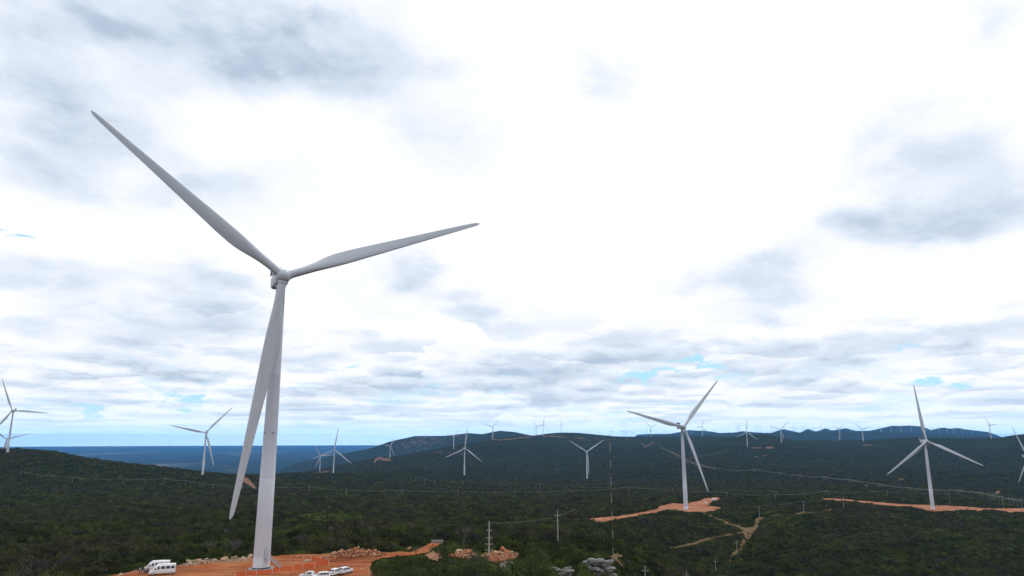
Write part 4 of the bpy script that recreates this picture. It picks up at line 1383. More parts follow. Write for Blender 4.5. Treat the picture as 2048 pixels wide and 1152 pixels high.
def body_mesh(pose):
    ar = 0.25 if pose else 0.12
    P = [(0, 0, .95), (0, 0, 1.15), (0, 0, 1.38), (0, 0, 1.48), (0, -.01, 1.56), (0, -.01, 1.68),
         (-.09, 0, .9), (-.11, -.02, .5), (-.12, 0.02, .09), (-.12, -.12, .04), (.09, 0, .9), (.12, -.01, .5), (.13, 0.02, .09), (.14, -.12, .04),
         (-.19, 0, 1.40), (-.25, .02, 1.12), (-.25 + ar * .3, -.12 - ar * .4, .9 + ar), (.19, 0, 1.40), (.26, .02, 1.12), (.28, -.06, .87)]
    Ed = [(0, 1), (1, 2), (2, 3), (3, 4), (4, 5), (0, 6), (6, 7), (7, 8), (8, 9), (0, 10), (10, 11), (11, 12), (12, 13), (2, 14), (14, 15), (15, 16), (2, 17), (17, 18), (18, 19)]
    Rd = [(.15, .11), (.135, .1), (.17, .11), .06, .085, .075, .09, .062, .045, .035, .09, .062, .045, .035, .06, .045, .03, .06, .045, .03]
    # fingers and thumb
    for (wi, base) in ((16, P[16]), (19, P[19])):
        b = Vector(base); d = (b - Vector(P[wi - 1])).normalized()
        k0 = len(P); P.append(tuple(b + d * .07)); Rd.append((.028, .014)); Ed.append((wi, k0))
        for q, off in enumerate((-.026, -.009, .009, .026)):
            f1 = b + d * .11 + Vector((0, off, 0)); f2 = b + d * (.155 - abs(off)) + Vector((-.01, off, 0))
            i = len(P); P += [tuple(f1), tuple(f2)]; Rd += [.009, .008]; Ed += [(k0, i), (i, i + 1)]
        i = len(P); P += [tuple(b + d * .05 + Vector((0, -.045, 0))), tuple(b + d * .09 + Vector((0, -.05, 0)))]; Rd += [.010, .009]; Ed += [(k0, i), (i, i + 1)]
    return skin_mesh('body', P, Ed, Rd, M_SKIN)


BODY = [body_mesh(0), body_mesh(1)]


def garment(name, pts, radii, edges=None):
    e = edges or [(i, i + 1) for i in range(len(pts) - 1)]
    return skin_mesh(name, pts, e, radii, [])


SHIRT = garment('shirt', [(0, 0, .93), (0, 0, 1.15), (0, 0, 1.38), (0, 0, 1.47), (-.2, 0, 1.41), (-.26, .02, 1.16), (.2, 0, 1.41), (.27, .02, 1.16)],
                [(.17, .13), (.155, .12), (.185, .125), .07, .075, .062, .075, .062], [(0, 1), (1, 2), (2, 3), (2, 4), (4, 5), (2, 6), (6, 7)])
TROUS = garment('trousers', [(0, 0, .98), (-.09, 0, .88), (-.11, -.02, .5), (-.12, .02, .12), (.09, 0, .88), (.12, -.01, .5), (.13, .02, .12)],
                [(.165, .125), .105, .08, .068, .105, .08, .068], [(0, 1), (1, 2), (2, 3), (0, 4), (4, 5), (5, 6)])
HAIRM = MB()
HAIRM.lathe([(.098, 1.66), (.102, 1.70), (.088, 1.745), (.05, 1.775), (.005, 1.785)], 16, capb=False, capt=False, M=Matrix.Translation((0, .012, 0)))
HAIR = HAIRM.mesh('hair', M_HAIR)
FACE = MB()
for s in (-.03, .03): FACE.box((s, -.098, 1.665), (.018, .012, .01))
FACE.box((0, -.105, 1.64), (.018, .03, .035)); FACE.box((0, -.098, 1.605), (.045, .01, .01))
for s in (-.085, .085): FACE.box((s, 0, 1.645), (.015, .03, .05))
FACEM = FACE.mesh('face', M_SKIN)


def mat_copy(me, m, name):
    c = me.copy(); c.materials.clear(); c.materials.append(m); c.name = name
    return c


def person(p, rz, sh, tr, lab, pose=0, sc=1.0):
    root = empty('person', tuple(p), rz)
    root.scale = (sc, sc, sc)
    tag(root, lab, 'person', 'people standing by the vehicles')
    b = add_obj('body', BODY[pose], root)
    add_obj('face', FACEM, root); add_obj('hair', HAIR, root)
    add_obj('shirt', mat_copy(SHIRT, CLOTH[sh], 'shirt'), root)
    add_obj('trousers', mat_copy(TROUS, CLOTH[tr], 'trousers'), root)


PEOPLE = [(278.5, 1150, 'white', 'navy', 'person in a white shirt and dark trousers, leftmost beside the minibuses'), (282.5, 1148, 'teal', 'blue', 'person in a teal shirt and blue trousers, second from left of the group'),
          (287, 1149, 'blue', 'grey', 'person in a blue shirt and grey trousers in the middle of the group'), (291, 1150, 'grey', 'navy', 'person in a grey shirt standing nearest the minibus front'),
          (289.5, 1145, 'yellow', 'navy', 'person in a yellow top at the back of the group'), (295, 1147, 'white', 'blue', 'person in a white shirt and blue trousers just before the minibus bonnets'), (299, 1144.5, 'teal', 'navy', 'person in a teal shirt behind the group by the farther minibus')]
for i, (px, py, a, b, lab) in enumerate(PEOPLE):
    person(on_pad(px, py), R(random.uniform(0, 360)), a, b, lab, i % 2, random.uniform(.96, 1.05))
q = hit(1383, 1013, 500, 1100); person((q[0], q[1], q[2] + .25), 0.4, 'navy', 'navy', 'tiny dark-clothed person alone on the second orange pad')

# ------------------------------------------------------------------ fence, wall, slab
def net_fence():
    path = [(470, 1158), (491, 1153), (513, 1152), (544, 1149), (559, 1145), (585, 1142), (604.5, 1139), (629, 1136), (656.5, 1131.5), (640, 1126), (622, 1122.5)]
    root_p = on_pad(*path[3])
    root = empty('safety_fence', tuple(root_p))
    tag(root, 'bright orange plastic net fence on white stakes round the big turbine base', 'fence')
    P = [Vector(on_pad(*q)) - Vector(root_p) for q in path]
    m = MB(); st = []
    for a, b in zip(P[:-1], P[1:]):
        n = max(2, int((b - a).length / 0.9)); rows = 6
        for k in range(n):
            u0, u1 = k / n, (k + 1) / n
            q0, q1 = a.lerp(b, u0), a.lerp(b, u1)
            s0 = 0.12 * math.sin(k * 1.7); s1 = 0.12 * math.sin((k + 1) * 1.7)
            for r_ in range(rows):
                z0 = .15 + 1.05 * r_ / rows; z1 = z0 + 1.05 / rows * .72
                m.add([q0 + Vector((0, 0, z0 + s0)), q1 + Vector((0, 0, z0 + s1)), q1 + Vector((0, .01, z1 + s1)), q0 + Vector((0, .01, z1 + s0))], [(0, 1, 2, 3)])
            m.box(q0 + Vector((0, 0, .7)), (.07, .02, 1.0)); mid = q0.lerp(q1, .5); m.box(mid + Vector((0, 0, .68)), (.07, .02, 1.0))
    m.build('net', M_NET, root)
    for q in P:
        m = MB(); m.tube(q, q + Vector((0, 0, 1.5)), 0.04, 0.035, n=6); m.build('stake', M_WHITE, root)


net_fence()


def small_wall():
    a = Vector(hit(863, 1086.5, 150, 420)); b = Vector(W(886, 1087, a.y)); b.z = a.z
    root = empty('culvert_wall', tuple(a.lerp(b, .5)), math.atan2(b.y - a.y, b.x - a.x))
    tag(root, 'low pale grey concrete slab wall across the end of the dirt road', 'wall')
    L_ = (b - a).length
    m = MB(); m.box((0, 0, .3), (L_, .3, 1.1)); m.build('wall_panel', M_CONC, root, bevel=.04)
    m = MB(); CLEAR_PTS.append((a.x, a.y - 3, 3)); CLEAR_PTS.append((b.x, b.y - 3, 3)); m.box((0, 0, .91), (L_ + .2, .9, .12)); m.build('coping', M_CONC, root, bevel=.03)
    s = on_pad(613, 1123)
    m = MB(); m.box((0, 0, .12), (1.7, 1.1, .2)); m.box((.3, .1, .26), (1.2, .9, .08)); o = m.build('stone_slab', M_POLE, bevel=.03); o.location = tuple(s)
    tag(o, 'small flat white slab lying on orange soil behind the net fence', 'slab')


small_wall()


# ------------------------------------------------------------------ rocks
def rock_mat(name, a, b_, c_):
    m, t, b = new_mat(name)
    g = t.node('ShaderNodeNewGeometry'); oi = t.node('ShaderNodeObjectInfo')
    n = t.noise(g.outputs['Position'], 0.9, 6, 0.65)
    n2 = t.noise(g.outputs['Position'], 4.0, 4, 0.6)
    c = t.mix(t.ramp(n, 0.35, 0.65), a, b_)
    c = t.mix(t.ramp(t.m('ADD', t.m('MULTIPLY', t.m('FRACT', t.m('ADD', oi.outputs['Random'], g.outputs['Random Per Island'])), .7), t.m('MULTIPLY', n2, .3)), 0.3, 0.8), c, c_)
    isl = t.m('FRACT', t.m('ADD', t.m('MULTIPLY', oi.outputs['Random'], 5.3), t.m('MULTIPLY', g.outputs['Random Per Island'], 7.1)))
    c = t.mix(t.ramp(isl, 0.0, 0.35, .6, 0.0), c, (0.10, 0.05, 0.035, 1))
    c = t.mix(t.ramp(n2, 0.58, 0.75, 0, .5), c, (0.06, 0.045, 0.035, 1))
    t.l.new(c, b.inputs['Base Color']); b.inputs['Roughness'].default_value = .95; b.inputs['Specular IOR Level'].default_value = 0.05
    bn = t.node('ShaderNodeBump'); bn.inputs['Strength'].default_value = .9; bn.inputs['Distance'].default_value = .2
    t.l.new(n2, bn.inputs['Height']); t.l.new(bn.outputs[0], b.inputs['Normal'])
    return m


M_ROCK_O = rock_mat('orange_rock', (0.36, 0.11, 0.045, 1), (0.46, 0.20, 0.10, 1), (0.54, 0.38, 0.26, 1))
M_ROCK_P = rock_mat('pale_rock', (0.34, 0.27, 0.20, 1), (0.44, 0.36, 0.28, 1), (0.46, 0.30, 0.20, 1))
M_ROCK_G = rock_mat('grey_rock', (0.16, 0.165, 0.165, 1), (0.31, 0.31, 0.30, 1), (0.24, 0.225, 0.205, 1))


def rock_mesh(seed, mat, flat=0.7, sub=2, name='rock'):
    rr = random.Random(seed)
    bm = bmesh.new()
    bmesh.ops.create_icosphere(bm, subdivisions=sub, radius=1.0)
    planes = [(Vector((rr.gauss(0, 1), rr.gauss(0, 1), rr.gauss(0, 1))).normalized(), rr.uniform(.45, .85)) for _ in range(9)]
    for v in bm.verts:
        for n, d in planes:
            k = v.co.dot(n)
            if k > d: v.co -= n * (k - d) * .95
        v.co *= 1 + rr.uniform(-.05, .05)
        v.co.z *= flat
    me = bpy.data.meshes.new(name); bm.to_mesh(me); bm.free()
    me.materials.append(mat)
    return me


RO = [rock_mesh(i, M_ROCK_O, .75) for i in range(6)]
RP = [rock_mesh(20 + i, M_ROCK_P, .75) for i in range(5)]
RG = [rock_mesh(40 + i, M_ROCK_G, .6) for i in range(5)]


def rock_heap(poly, n, smin, smax, meshes, label, group, heap_h=0.0, ra=150, rb=420):
    xs = [p[0] for p in poly]; ys = [p[1] for p in poly]
    cnt = 0; tries = 0
    cx = sum(xs) / len(xs)
    while cnt < n and tries < n * 30:
        tries += 1
        px, py = random.uniform(min(xs), max(xs)), random.uniform(min(ys), max(ys))
        if not in_poly(np.array([px]), np.array([py]), poly)[0]: continue
        p = hit(px, py, ra, rb, 120)
        s = smin * (smax / smin) ** (random.random() ** 2.2)
        o = bpy.data.objects.new('rock', random.choice(meshes)); COL.objects.link(o)
        u = (px - min(xs)) / (max(xs) - min(xs) + 1e-6)
        lift = heap_h * math.sin(math.pi * u) * random.random()
        o.location = (p[0], p[1], p[2] + lift + s * .2)
        o.rotation_euler = (random.uniform(-.4, .4), random.uniform(-.4, .4), random.uniform(0, 6.28))
        o.scale = (s * random.uniform(.8, 1.4), s * random.uniform(.8, 1.2), s * random.uniform(.7, 1.1))
        tag(o, label, 'rock', group)
        cnt += 1


def rubble(poly, meshes, hh):
    """fine broken stone between the boulders of a heap, past counting: one mesh"""
    g = np.random.default_rng(int(abs(poly[0][0])))
    xs = np.array([p[0] for p in poly]); ys = np.array([p[1] for p in poly])
    qa = np.array([hit(px, py, 150, 420, 120) for px, py in poly])
    x0, x1, y0, y1 = qa[:, 0].min(), qa[:, 0].max(), qa[:, 1].min(), qa[:, 1].max()
    x = g.uniform(x0, x1, 9000); y = g.uniform(y0, y1, 9000)
    z = H(x, y); px, py = project(x, y, z)
    px = px + g.normal(0, 1.2, len(px)); py = py + g.normal(0, .5, len(px))
    k = np.where(in_poly(px, py, poly))[0][:(350 if hh > .85 and poly[0][0] < 700 else 520)]
    if len(k) == 0: return
    src = meshes[0]
    sm = rock_mesh(7, meshes[0].materials[0], .75, 1)
    bv = np.array([v.co[:] for v in sm.vertices]); bf = np.array([p.vertices[:] for p in sm.polygons])
    V, Q = [], []
    for n, i in enumerate(k):
        s_ = g.uniform(.10, .34); a = g.uniform(0, 6.28); ca, sa = math.cos(a), math.sin(a)
        b = bv * s_ * g.uniform(.6, 1.4, 3)
        b = np.stack([b[:, 0] * ca - b[:, 1] * sa, b[:, 0] * sa + b[:, 1] * ca, b[:, 2]], 1)
        u = (px[i] - xs.min()) / (xs.max() - xs.min())
        b += (x[i], y[i], z[i] + .05 + hh * .8 * math.sin(math.pi * min(1, max(0, u))) * g.random())
        V.append(b); Q.append(bf + n * len(bv))
    o = bpy.data.objects.new('rubble', arr_mesh('rubble', np.concatenate(V), np.concatenate(Q), meshes[0].materials[0])); COL.objects.link(o)
    tag(o, 'fine broken stone between the boulders of a rock heap', 'rubble', kind='stuff')


HEAPS = [
    ([(644, 1115), (660, 1108), (690, 1101), (720, 1099), (745, 1101), (772, 1107), (768, 1112), (735, 1116), (700, 1117), (675, 1121), (655, 1121)], 57, .26, 0.97, RO, 'orange broken rock in the heap along the back of the clearing, right of the turbine', 'rocks of the back heap', .9),
    ([(570, 1111), (590, 1110), (620, 1112), (648, 1117), (650, 1122), (625, 1119), (600, 1116)], 19, .26, 0.59, RO, 'small orange rock at the back edge of the clearing behind the net fence', 'rocks behind the net fence', .2),
    ([(885, 1120), (895, 1113), (915, 1105), (935, 1102), (950, 1106), (960, 1113), (948, 1118), (925, 1116), (905, 1114)], 46, .26, 0.97, RO + RP[:2], 'orange rock in the heap left of the four-armed pole', 'rocks of the heap left of the pole', 1.0),
    ([(958, 1112), (985, 1104), (1010, 1102), (1035, 1106), (1038, 1114), (1020, 1121), (990, 1124), (962, 1120)], 46, .26, 1.12, RO, 'reddish rock in the heap around the foot of the four-armed pole', 'rocks of the heap around the pole', .8),
    ([(850, 1111), (866, 1106), (884, 1110), (886, 1115), (872, 1122), (860, 1119)], 16, .26, 0.82, RO, 'orange rock in the small heap right of the dirt road', 'rocks right of the dirt road', .4),
    ([(800, 1096), (812, 1094), (828, 1098), (826, 1101), (812, 1099)], 4, .26, 0.74, RO, 'orange boulder on the far verge of the dirt road', 'rocks on the far verge of the road', 0),
    ([(348, 1134), (362, 1130), (385, 1122), (410, 1120), (440, 1121), (470, 1118), (505, 1114), (506, 1122), (470, 1126), (430, 1126), (396, 1130), (365, 1134)], 34, .35, 1.30, RP, 'pale boulder in the row along the back of the clearing, left of the turbine', 'boulders of the left row', .3),
    ([(225, 1152), (250, 1145), (272, 1139), (285, 1140), (262, 1147), (235, 1153)], 10, .26, 0.74, RP + RO[:2], 'pale stone on the left rim of the clearing before the people', 'stones on the left rim', 0),
    ([(718, 1140), (735, 1134), (742, 1138), (748, 1152), (740, 1158), (728, 1150)], 15, .26, 0.53, RP, 'whitish stone at the near right rim of the clearing beside the white cars', 'stones by the white cars', .1),
    ([(1000, 1130), (1015, 1124), (1038, 1126), (1035, 1136), (1018, 1144), (1004, 1140)], 12, .26, 1.04, RG, 'grey white boulder among dark bushes below the red heap', 'boulders below the red heap', .3),
    ([(1222, 1108), (1240, 1106), (1240, 1116), (1222, 1120)], 7, .26, 0.68, RP + RO[:2], 'tan rock on the small mound at the foot of the banded mast', 'rocks at the mast foot', .2),
]
for h_ in HEAPS:
    rock_heap(*h_[:-1], heap_h=h_[-1])
    CLEAR.append(([(x, y) for x, y in h_[0]], 120, 420, False))
    if h_[-1] > .2: rubble(h_[0], h_[4], h_[-1])


def slab_mesh(seed):
    rr = random.Random(seed); bm = bmesh.new()
    bmesh.ops.create_icosphere(bm, subdivisions=3, radius=1.0)
    pl = [(Vector((math.cos(a), math.sin(a), rr.uniform(-.2, .2))).normalized(), rr.uniform(.6, .9)) for a in [rr.uniform(0, 6.28) for _ in range(7)]]
    for v in bm.verts:
        v.co.z = math.copysign(min(1, abs(v.co.z) * 1.9), v.co.z)
        for n, d in pl:
            q = v.co.dot(n)
            if q > d: v.co -= n * (q - d)
        v.co.x *= 1 + rr.uniform(-.09, .09); v.co.y *= 1 + rr.uniform(-.09, .09); v.co.z *= 1 + rr.uniform(-.22, .12)
    me = bpy.data.meshes.new('slab'); bm.to_mesh(me); bm.free(); me.materials.append(M_ROCK_G)
    return me


SLABS = [slab_mesh(900 + i) for i in range(9)]


def outcrop(px, py, w_px, slabs, seed, label, Z_up):
    """stack of weathered slabs: thing > slab"""
    p = hit(px, py, 150, 400)
    k = p[1] / F
    root = empty('rock_outcrop', (p[0], p[1], p[2]), math.atan2(-p[0], p[1]))
    tag(root, label, 'rock outcrop')
    rr = random.Random(seed)
    W_ = w_px * k
    mats = SLABS
    for i in range(slabs):
        me = rr.choice(mats)
        o = add_obj('slab', me, root)
        lv = int(rr.random() ** 1.2 * 9)
        f = lv / 9
        sx = rr.uniform(.10, .24) * W_ * (1.1 - .3 * f)
        hz = Z_up / 9 * rr.uniform(.5, .75)
        o.scale = (sx, sx * rr.uniform(.6, 1.0), hz)
        cxs = rr.choice((-.28, .05, .3)) if f > .45 else rr.uniform(-.42, .42)
        o.location = ((cxs + rr.uniform(-.12, .12)) * W_, rr.uniform(-.05, .32) * W_ + f * .05 * W_, (lv + .3) * Z_up / 9 + rr.uniform(-.1, .1) * hz - .4)
        o.rotation_euler = (rr.uniform(-.08, .08), rr.uniform(-.16, .06), rr.uniform(-.6, .6))
    CLEAR_PTS.append((p[0], p[1] - 2, w_px * k * .5))
    CLEAR_PTS.append((p[0] - w_px * k * .35, p[1] - 3, w_px * k * .28)); CLEAR_PTS.append((p[0] + w_px * k * .35, p[1] - 3, w_px * k * .28))


outcrop(1194, 1151, 58, 60, 3, 'large layered grey rock outcrop among bushes left of the banded mast foot', 4.4)
outcrop(1124, 1164, 50, 34, 5, 'smaller layered grey rock outcrop at the bottom edge, left of the larger one', 3.6)

# ------------------------------------------------------------------ shrubs
def bush_arrays(seed, nf, leaf, lumps=6, hh=0.85):
    g = np.random.default_rng(seed)
    c = g.normal(0, .42, (lumps, 3)); c[:, 2] = g.uniform(.25, .75, lumps) * hh
    c[0] = (0, 0, .5 * hh)
    r = g.uniform(.32, .55, lumps)
    k = g.integers(0, lumps, nf)
    d = g.normal(0, 1, (nf, 3)); d /= np.linalg.norm(d, axis=1, keepdims=True)
    d[:, 2] = np.abs(d[:, 2]) * .9 - .25 * (g.random(nf) < .4)
    rad = r[k] * g.uniform(.72, 1.12, nf)
    P = c[k] + d * rad[:, None] * np.array([1, 1, .8])
    P[:, 2] = np.maximum(P[:, 2], .02)
    nrm = d + g.normal(0, .55, (nf, 3)); nrm /= np.linalg.norm(nrm, axis=1, keepdims=True)
    u = np.cross(nrm, g.normal(0, 1, (nf, 3))); u /= np.linalg.norm(u, axis=1, keepdims=True)
    w = np.cross(nrm, u)
    s = leaf * g.uniform(.6, 1.3, nf)[:, None]
    V = np.stack([P - u * s, P - w * s * .6, P + u * s, P + w * s * .6], 1).reshape(-1, 3)
    Q = np.arange(nf * 4).reshape(-1, 4)
    return V, Q


def twig_mesh(seed, n=26, r=.02, name='bare_shrub', h=1.0):
    rr = random.Random(seed); m = MB()

    def br(p, d, L, rad, lev):
        q = p + d * L
        m.tube(p, q, rad, rad * .6, n=4, caps=False)
        if lev <= 0: return
        for _ in range(rr.choice((2, 3, 3))):
            nd = (d + Vector((rr.gauss(0, .45), rr.gauss(0, .45), rr.gauss(.05, .3)))).normalized()
            br(p + d * L * rr.uniform(.55, 1), nd, L * rr.uniform(.55, .85), rad * .6, lev - 1)
    for _ in range(5):
        a = rr.uniform(0, 6.28); t = rr.uniform(.15, .75)
        br(Vector((0, 0, 0)), Vector((math.cos(a) * t, math.sin(a) * t, 1)).normalized(), .36 * h, r, 3)
    return m.mesh(name, M_TWIG)


shapes = bpy.data.collections.new('shrub_shapes')      # source shapes, not linked to the scene
shape_objs = []


def shape(name, me):
    o = bpy.data.objects.new(name, me)
    shapes.objects.link(o)
    shape_objs.append(o)


NEAR_N, MID_N, FAR_N = 6, 5, 4
for i in range(NEAR_N): V, Q = bush_arrays(100 + i, 420, .085, 8); shape('a_shrub_%02d' % i, arr_mesh('near_shrub', V, Q, M_LEAF))
for i in range(2): shape('b_twig_%02d' % i, twig_mesh(60 + i, r=.012))
for i in range(MID_N): V, Q = bush_arrays(200 + i, 130, .15, 6); shape('c_shrub_%02d' % i, arr_mesh('mid_shrub', V, Q, M_LEAF))
for i in range(FAR_N): V, Q = bush_arrays(300 + i, 46, .24, 6, .7); shape('d_shrub_%02d' % i, arr_mesh('far_shrub', V, Q, M_LEAF))
for i in range(3): V, Q = bush_arrays(400 + i, 150, .12, 6, .6); shape('e_shrub_%02d' % i, arr_mesh('green_shrub', V, Q, M_GREEN))
I_NEAR, I_TWIG, I_MID = 0, NEAR_N, NEAR_N + 2
I_FAR = I_MID + MID_N; I_GREEN = I_FAR + FAR_N


def scatter(r0, r1, s, seed, azl=44):
    g = np.random.default_rng(seed)
    A = R(azl)
    n = int((r1 * r1 - r0 * r0) * A / (s * s))
    r = np.sqrt(g.uniform(r0 * r0, r1 * r1, n)); a = g.uniform(-A, A, n)
    return np.sin(a) * r, np.cos(a) * r


GREEN_POLY = [(600, 1035), (625, 1028), (650, 1016), (668, 1012), (690, 1020), (735, 1040), (720, 1047), (680, 1050), (640, 1047), (612, 1046)]
pts_x, pts_y, pts_s, pts_v, pts_h = [], [], [], [], []
IND = []
for (r0, r1, s, size, lo, hi, seed) in ((118, 330, 2.9, 3.1, I_NEAR, NEAR_N, 1), (330, 620, 3.1, 3.1, I_NEAR, NEAR_N, 2), (620, 1250, 4.3, 4.1, I_MID, MID_N, 3), (1250, 2600, 6.0, 4.8, I_FAR, FAR_N, 4), (2600, 4300, 13, 10.0, I_FAR, FAR_N, 5)):
    x, y = scatter(r0, r1, s, seed)
    z = H(x, y)
    g = np.random.default_rng(seed + 50)
    dens = vnoise(x, y, 45, 5) + .6 * vnoise(x, y, 14, 6)
    sc = size * (0.62 + 0.5 * g.random(len(x)) ** 1.5 + .25 * dens) * np.exp(g.normal(0, .22, len(x)))
    hgt = sc * g.uniform(.75, 1.15, len(x)) * (1.0 if size < 4 else .7)
    if size > 9: hgt *= .45
    keepm = (dens > -.50)
    px, py = project(x, y, z)
    pxt, pyt = project(x, y, z + hgt * .75)
    rr = np.hypot(x, y)
    soft_all = np.zeros(len(x), bool)
    for poly, ra, rb, soft in CLEAR:
        k = (rr > ra) & (rr < rb)
        if not k.any(): continue
        ins = np.zeros(len(x), bool)
        for fh in (0.0, .45, .8, 1.1):
            qx, qy = project(x[k], y[k], z[k] + hgt[k] * fh)
            inn = in_poly(qx, qy, poly)
            if fh > .6: inn &= g.random(inn.shape) < .62
            ins[k] |= inn
        # thin tracks keep some low growth
        if soft:
            stay = ins & (g.random(len(x)) < .52)
            soft_all |= stay
            ins &= ~stay
        elif ra > 400 and ra < 1000:
            stay = ins & (g.random(len(x)) < .05)
            soft_all |= stay
            ins &= ~stay
        keepm &= ~ins
    for (cx, cy, cr) in CLEAR_PTS:
        keepm &= (np.hypot(x - cx, y - cy) > cr + .5 * sc)
    if r0 < 300:
        # no growth on the level clearing below the frame, lower growth just in front of the camera
        keepm &= ~((py > 1152) & (px > 200) & (px < 745) & (rr < 215))
    sc = np.where(soft_all, sc * .62, sc); hgt = np.where(soft_all, hgt * .32, hgt)
    v = lo + g.integers(0, hi, len(x))
    if r1 < 700: v = np.where(g.random(len(x)) < .09, I_TWIG + g.integers(0, 2, len(x)), v)
    gr = in_poly(px, py, GREEN_POLY) & (rr < 900) & (g.random(len(x)) < .75)
    v = np.where(gr, I_GREEN + g.integers(0, 3, len(x)), v)
    hgt = np.where(gr, hgt * .6, hgt)
    if r0 < 200:
        # the bushes in front of the clearing that can be told apart become things of their own
        ind = keepm & (px > 738) & (px < 1262) & (py > 1098) & (py < 1185) & (rr < 300)
        order = np.where(ind)[0]
        order = order[np.argsort(rr[order])][:270]
        IND = [(x[i], y[i], z[i], sc[i], hgt[i], int(v[i]), px[i], py[i]) for i in order]
        keepm[order] = False
    m = keepm
    pts_x.append(x[m]); pts_y.append(y[m]); pts_s.append(np.stack([sc[m] / 1.7, sc[m] / 1.7, hgt[m]], 1)); pts_v.append(v[m])
X = np.concatenate(pts_x); Yy = np.concatenate(pts_y); S = np.concatenate(pts_s); Vv = np.concatenate(pts_v)
Zz = H(X, Yy) - 0.15
print('shrub instances', len(X), 'individual', len(IND))
pm = bpy.data.meshes.new('shrub_cover')
pm.vertices.add(len(X)); pm.vertices.foreach_set('co', np.stack([X, Yy, Zz], 1).astype(np.float32).ravel())
at = pm.attributes.new('scl', 'FLOAT_VECTOR', 'POINT'); at.data.foreach_set('vector', S.astype(np.float32).ravel())
at = pm.attributes.new('rotz', 'FLOAT_VECTOR', 'POINT'); rv = np.zeros((len(X), 3), np.float32); rv[:, 2] = RNG.uniform(0, 6.28, len(X)); at.data.foreach_set('vector', rv.ravel())
at = pm.attributes.new('variant', 'INT', 'POINT'); at.data.foreach_set('value', Vv.astype(np.int32))
cover = bpy.data.objects.new('shrub_cover', pm); COL.objects.link(cover)
tag(cover, 'dense dark green dry scrub covering the hills', 'scrub', kind='stuff')
ng = bpy.data.node_groups.new('scatter_shrubs', 'GeometryNodeTree')
ng.interface.new_socket('Geometry', in_out='INPUT', socket_type='NodeSocketGeometry')
ng.interface.new_socket('Geometry', in_out='OUTPUT', socket_type='NodeSocketGeometry')
gi = ng.nodes.new('NodeGroupInput'); go = ng.nodes.new('NodeGroupOutput')
ci = ng.nodes.new('GeometryNodeCollectionInfo'); ci.inputs['Collection'].default_value = shapes
ci.inputs['Separate Children'].default_value = True; ci.inputs['Reset Children'].default_value = True
ip = ng.nodes.new('GeometryNodeInstanceOnPoints'); ip.inputs['Pick Instance'].default_value = True


def named(nm, ty):
    n = ng.nodes.new('GeometryNodeInputNamedAttribute'); n.data_type = ty; n.inputs['Name'].default_value = nm
    return n.outputs['Attribute']


ng.links.new(gi.outputs[0], ip.inputs['Points'])
ng.links.new(ci.outputs[0], ip.inputs['Instance'])
ng.links.new(named('variant', 'INT'), ip.inputs['Instance Index'])
ng.links.new(named('rotz', 'FLOAT_VECTOR'), ip.inputs['Rotation'])
ng.links.new(named('scl', 'FLOAT_VECTOR'), ip.inputs['Scale'])
ng.links.new(ip.outputs[0], go.inputs[0])
md = cover.modifiers.new('scatter', 'NODES'); md.node_group = ng

FINE = []
for i in range(7): V, Q = bush_arrays(500 + i, 900, .055, 10, .9); FINE.append(arr_mesh('shrub', V, Q, M_THICK))
FTW = [twig_mesh(80 + i, r=.016) for i in range(3)]
for (x, y, z, s, h, v, px, py) in IND:
    tw = v in (I_TWIG, I_TWIG + 1)
    o = bpy.data.objects.new('bare_shrub' if tw else 'shrub', random.choice(FTW if tw else FINE)); COL.objects.link(o)
    o.location = (x, y, z - .15); o.scale = (s / 1.7 * 1.12, s / 1.7 * 1.12, h * (1.3 if py > 1126 else 1.0)); o.rotation_euler = (0, 0, random.uniform(0, 6.28))
    if tw: tag(o, 'leafless grey twiggy shrub among the green bushes near the bottom edge', 'shrub', 'bare shrubs in the near thicket')
    elif px < 900: tag(o, 'dark green rounded shrub in the near thicket between the white cars and the rubble', 'shrub', 'shrubs of the near thicket, left part')
    elif px < 1080: tag(o, 'dark green rounded shrub in the near thicket below the four-armed pole', 'shrub', 'shrubs of the near thicket, middle part')
    else: tag(o, 'dark green rounded shrub around the grey rock outcrops', 'shrub', 'shrubs around the grey outcrops')


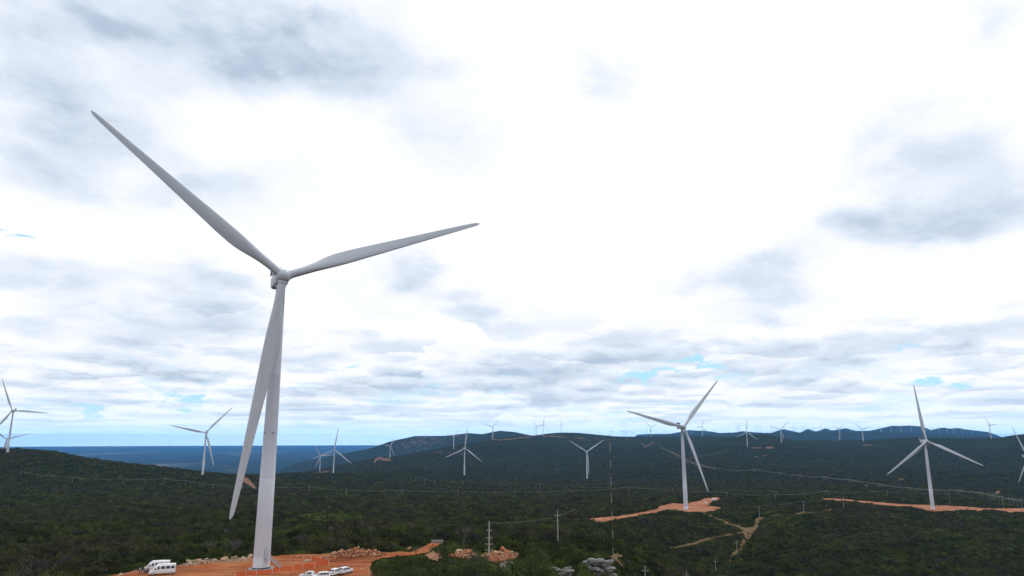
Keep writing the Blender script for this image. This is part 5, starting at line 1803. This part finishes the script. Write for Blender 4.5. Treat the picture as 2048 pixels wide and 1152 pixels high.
# bare grey trees that stand out of the thicket
def bare_tree(px, py, h, seed, label):
    p = hit(px, py, 150, 600)
    root = empty('bare_tree', tuple(p)); tag(root, label, 'tree', 'leafless trees')
    rr = random.Random(seed)
    t = MB(); br_ = MB()
    for _ in range(rr.choice((2, 3))):
        a = rr.uniform(0, 6.28); q = Vector((math.cos(a) * .5, math.sin(a) * .5, h * .35))
        t.tube((0, 0, -.2), q, .10, .06, n=6)

        def grow(p0, d, L, r, lev):
            e = p0 + d * L
            br_.tube(p0, e, r, r * .6, n=4, caps=False)
            if lev:
                for _ in range(3):
                    grow(p0 + d * L * rr.uniform(.6, 1), (d + Vector((rr.gauss(0, .42), rr.gauss(0, .42), rr.gauss(.1, .25)))).normalized(), L * rr.uniform(.55, .8), r * .6, lev - 1)
        for _ in range(3): grow(q, Vector((rr.gauss(0, .4), rr.gauss(0, .4), 1)).normalized(), h * .28, .06, 4)
    t.build('trunk', M_TWIG, root); br_.build('crown', M_TWIG, root)


bare_tree(929, 1100, 7.5, 1, 'tall leafless grey tree behind the orange rubble left of the four-armed pole')
bare_tree(825, 1072, 5.0, 2, 'leafless grey bush-like tree in the scrub beyond the dirt road')
bare_tree(745, 1076, 4.5, 3, 'leafless grey tree just behind the back heap of orange rock')
bare_tree(663, 1076, 4.5, 4, 'leafless grey tree right of the big tower in the scrub behind the clearing')
bare_tree(958, 1147, 4.0, 5, 'low leafless grey tree at the bottom edge below the four-armed pole')
bare_tree(905, 1146, 3.6, 6, 'low leafless grey tree at the bottom edge, left of the other one')
bare_tree(470, 1112, 5.0, 7, 'leafless grey tree at the scrub edge just left of the big tower foot')
bare_tree(420, 1113, 4.5, 8, 'leafless grey tree behind the pale boulder row')

# ------------------------------------------------------------------ air
def haze():
    m = bpy.data.materials.new('haze_air'); m.use_nodes = True
    nt = m.node_tree; nt.nodes.clear()
    out = nt.nodes.new('ShaderNodeOutputMaterial'); v = nt.nodes.new('ShaderNodeVolumePrincipled')
    v.inputs['Color'].default_value = (0.12, 0.42, 0.95, 1)
    v.inputs['Density'].default_value = HAZE_D
    v.inputs['Anisotropy'].default_value = 0.0
    nt.links.new(v.outputs[0], out.inputs['Volume'])
    b = MB(); b.box((0, 0, -76), (101000, 101000, 752))
    o = b.build('haze', m)
    tag(o, 'thin blue haze in the air over the far hills and plain', 'haze', kind='stuff')


haze()
SC.cycles.max_bounces = 4
SC.cycles.diffuse_bounces = 2
SC.cycles.glossy_bounces = 2
SC.cycles.volume_bounces = 0
SC.cycles.use_denoising = True
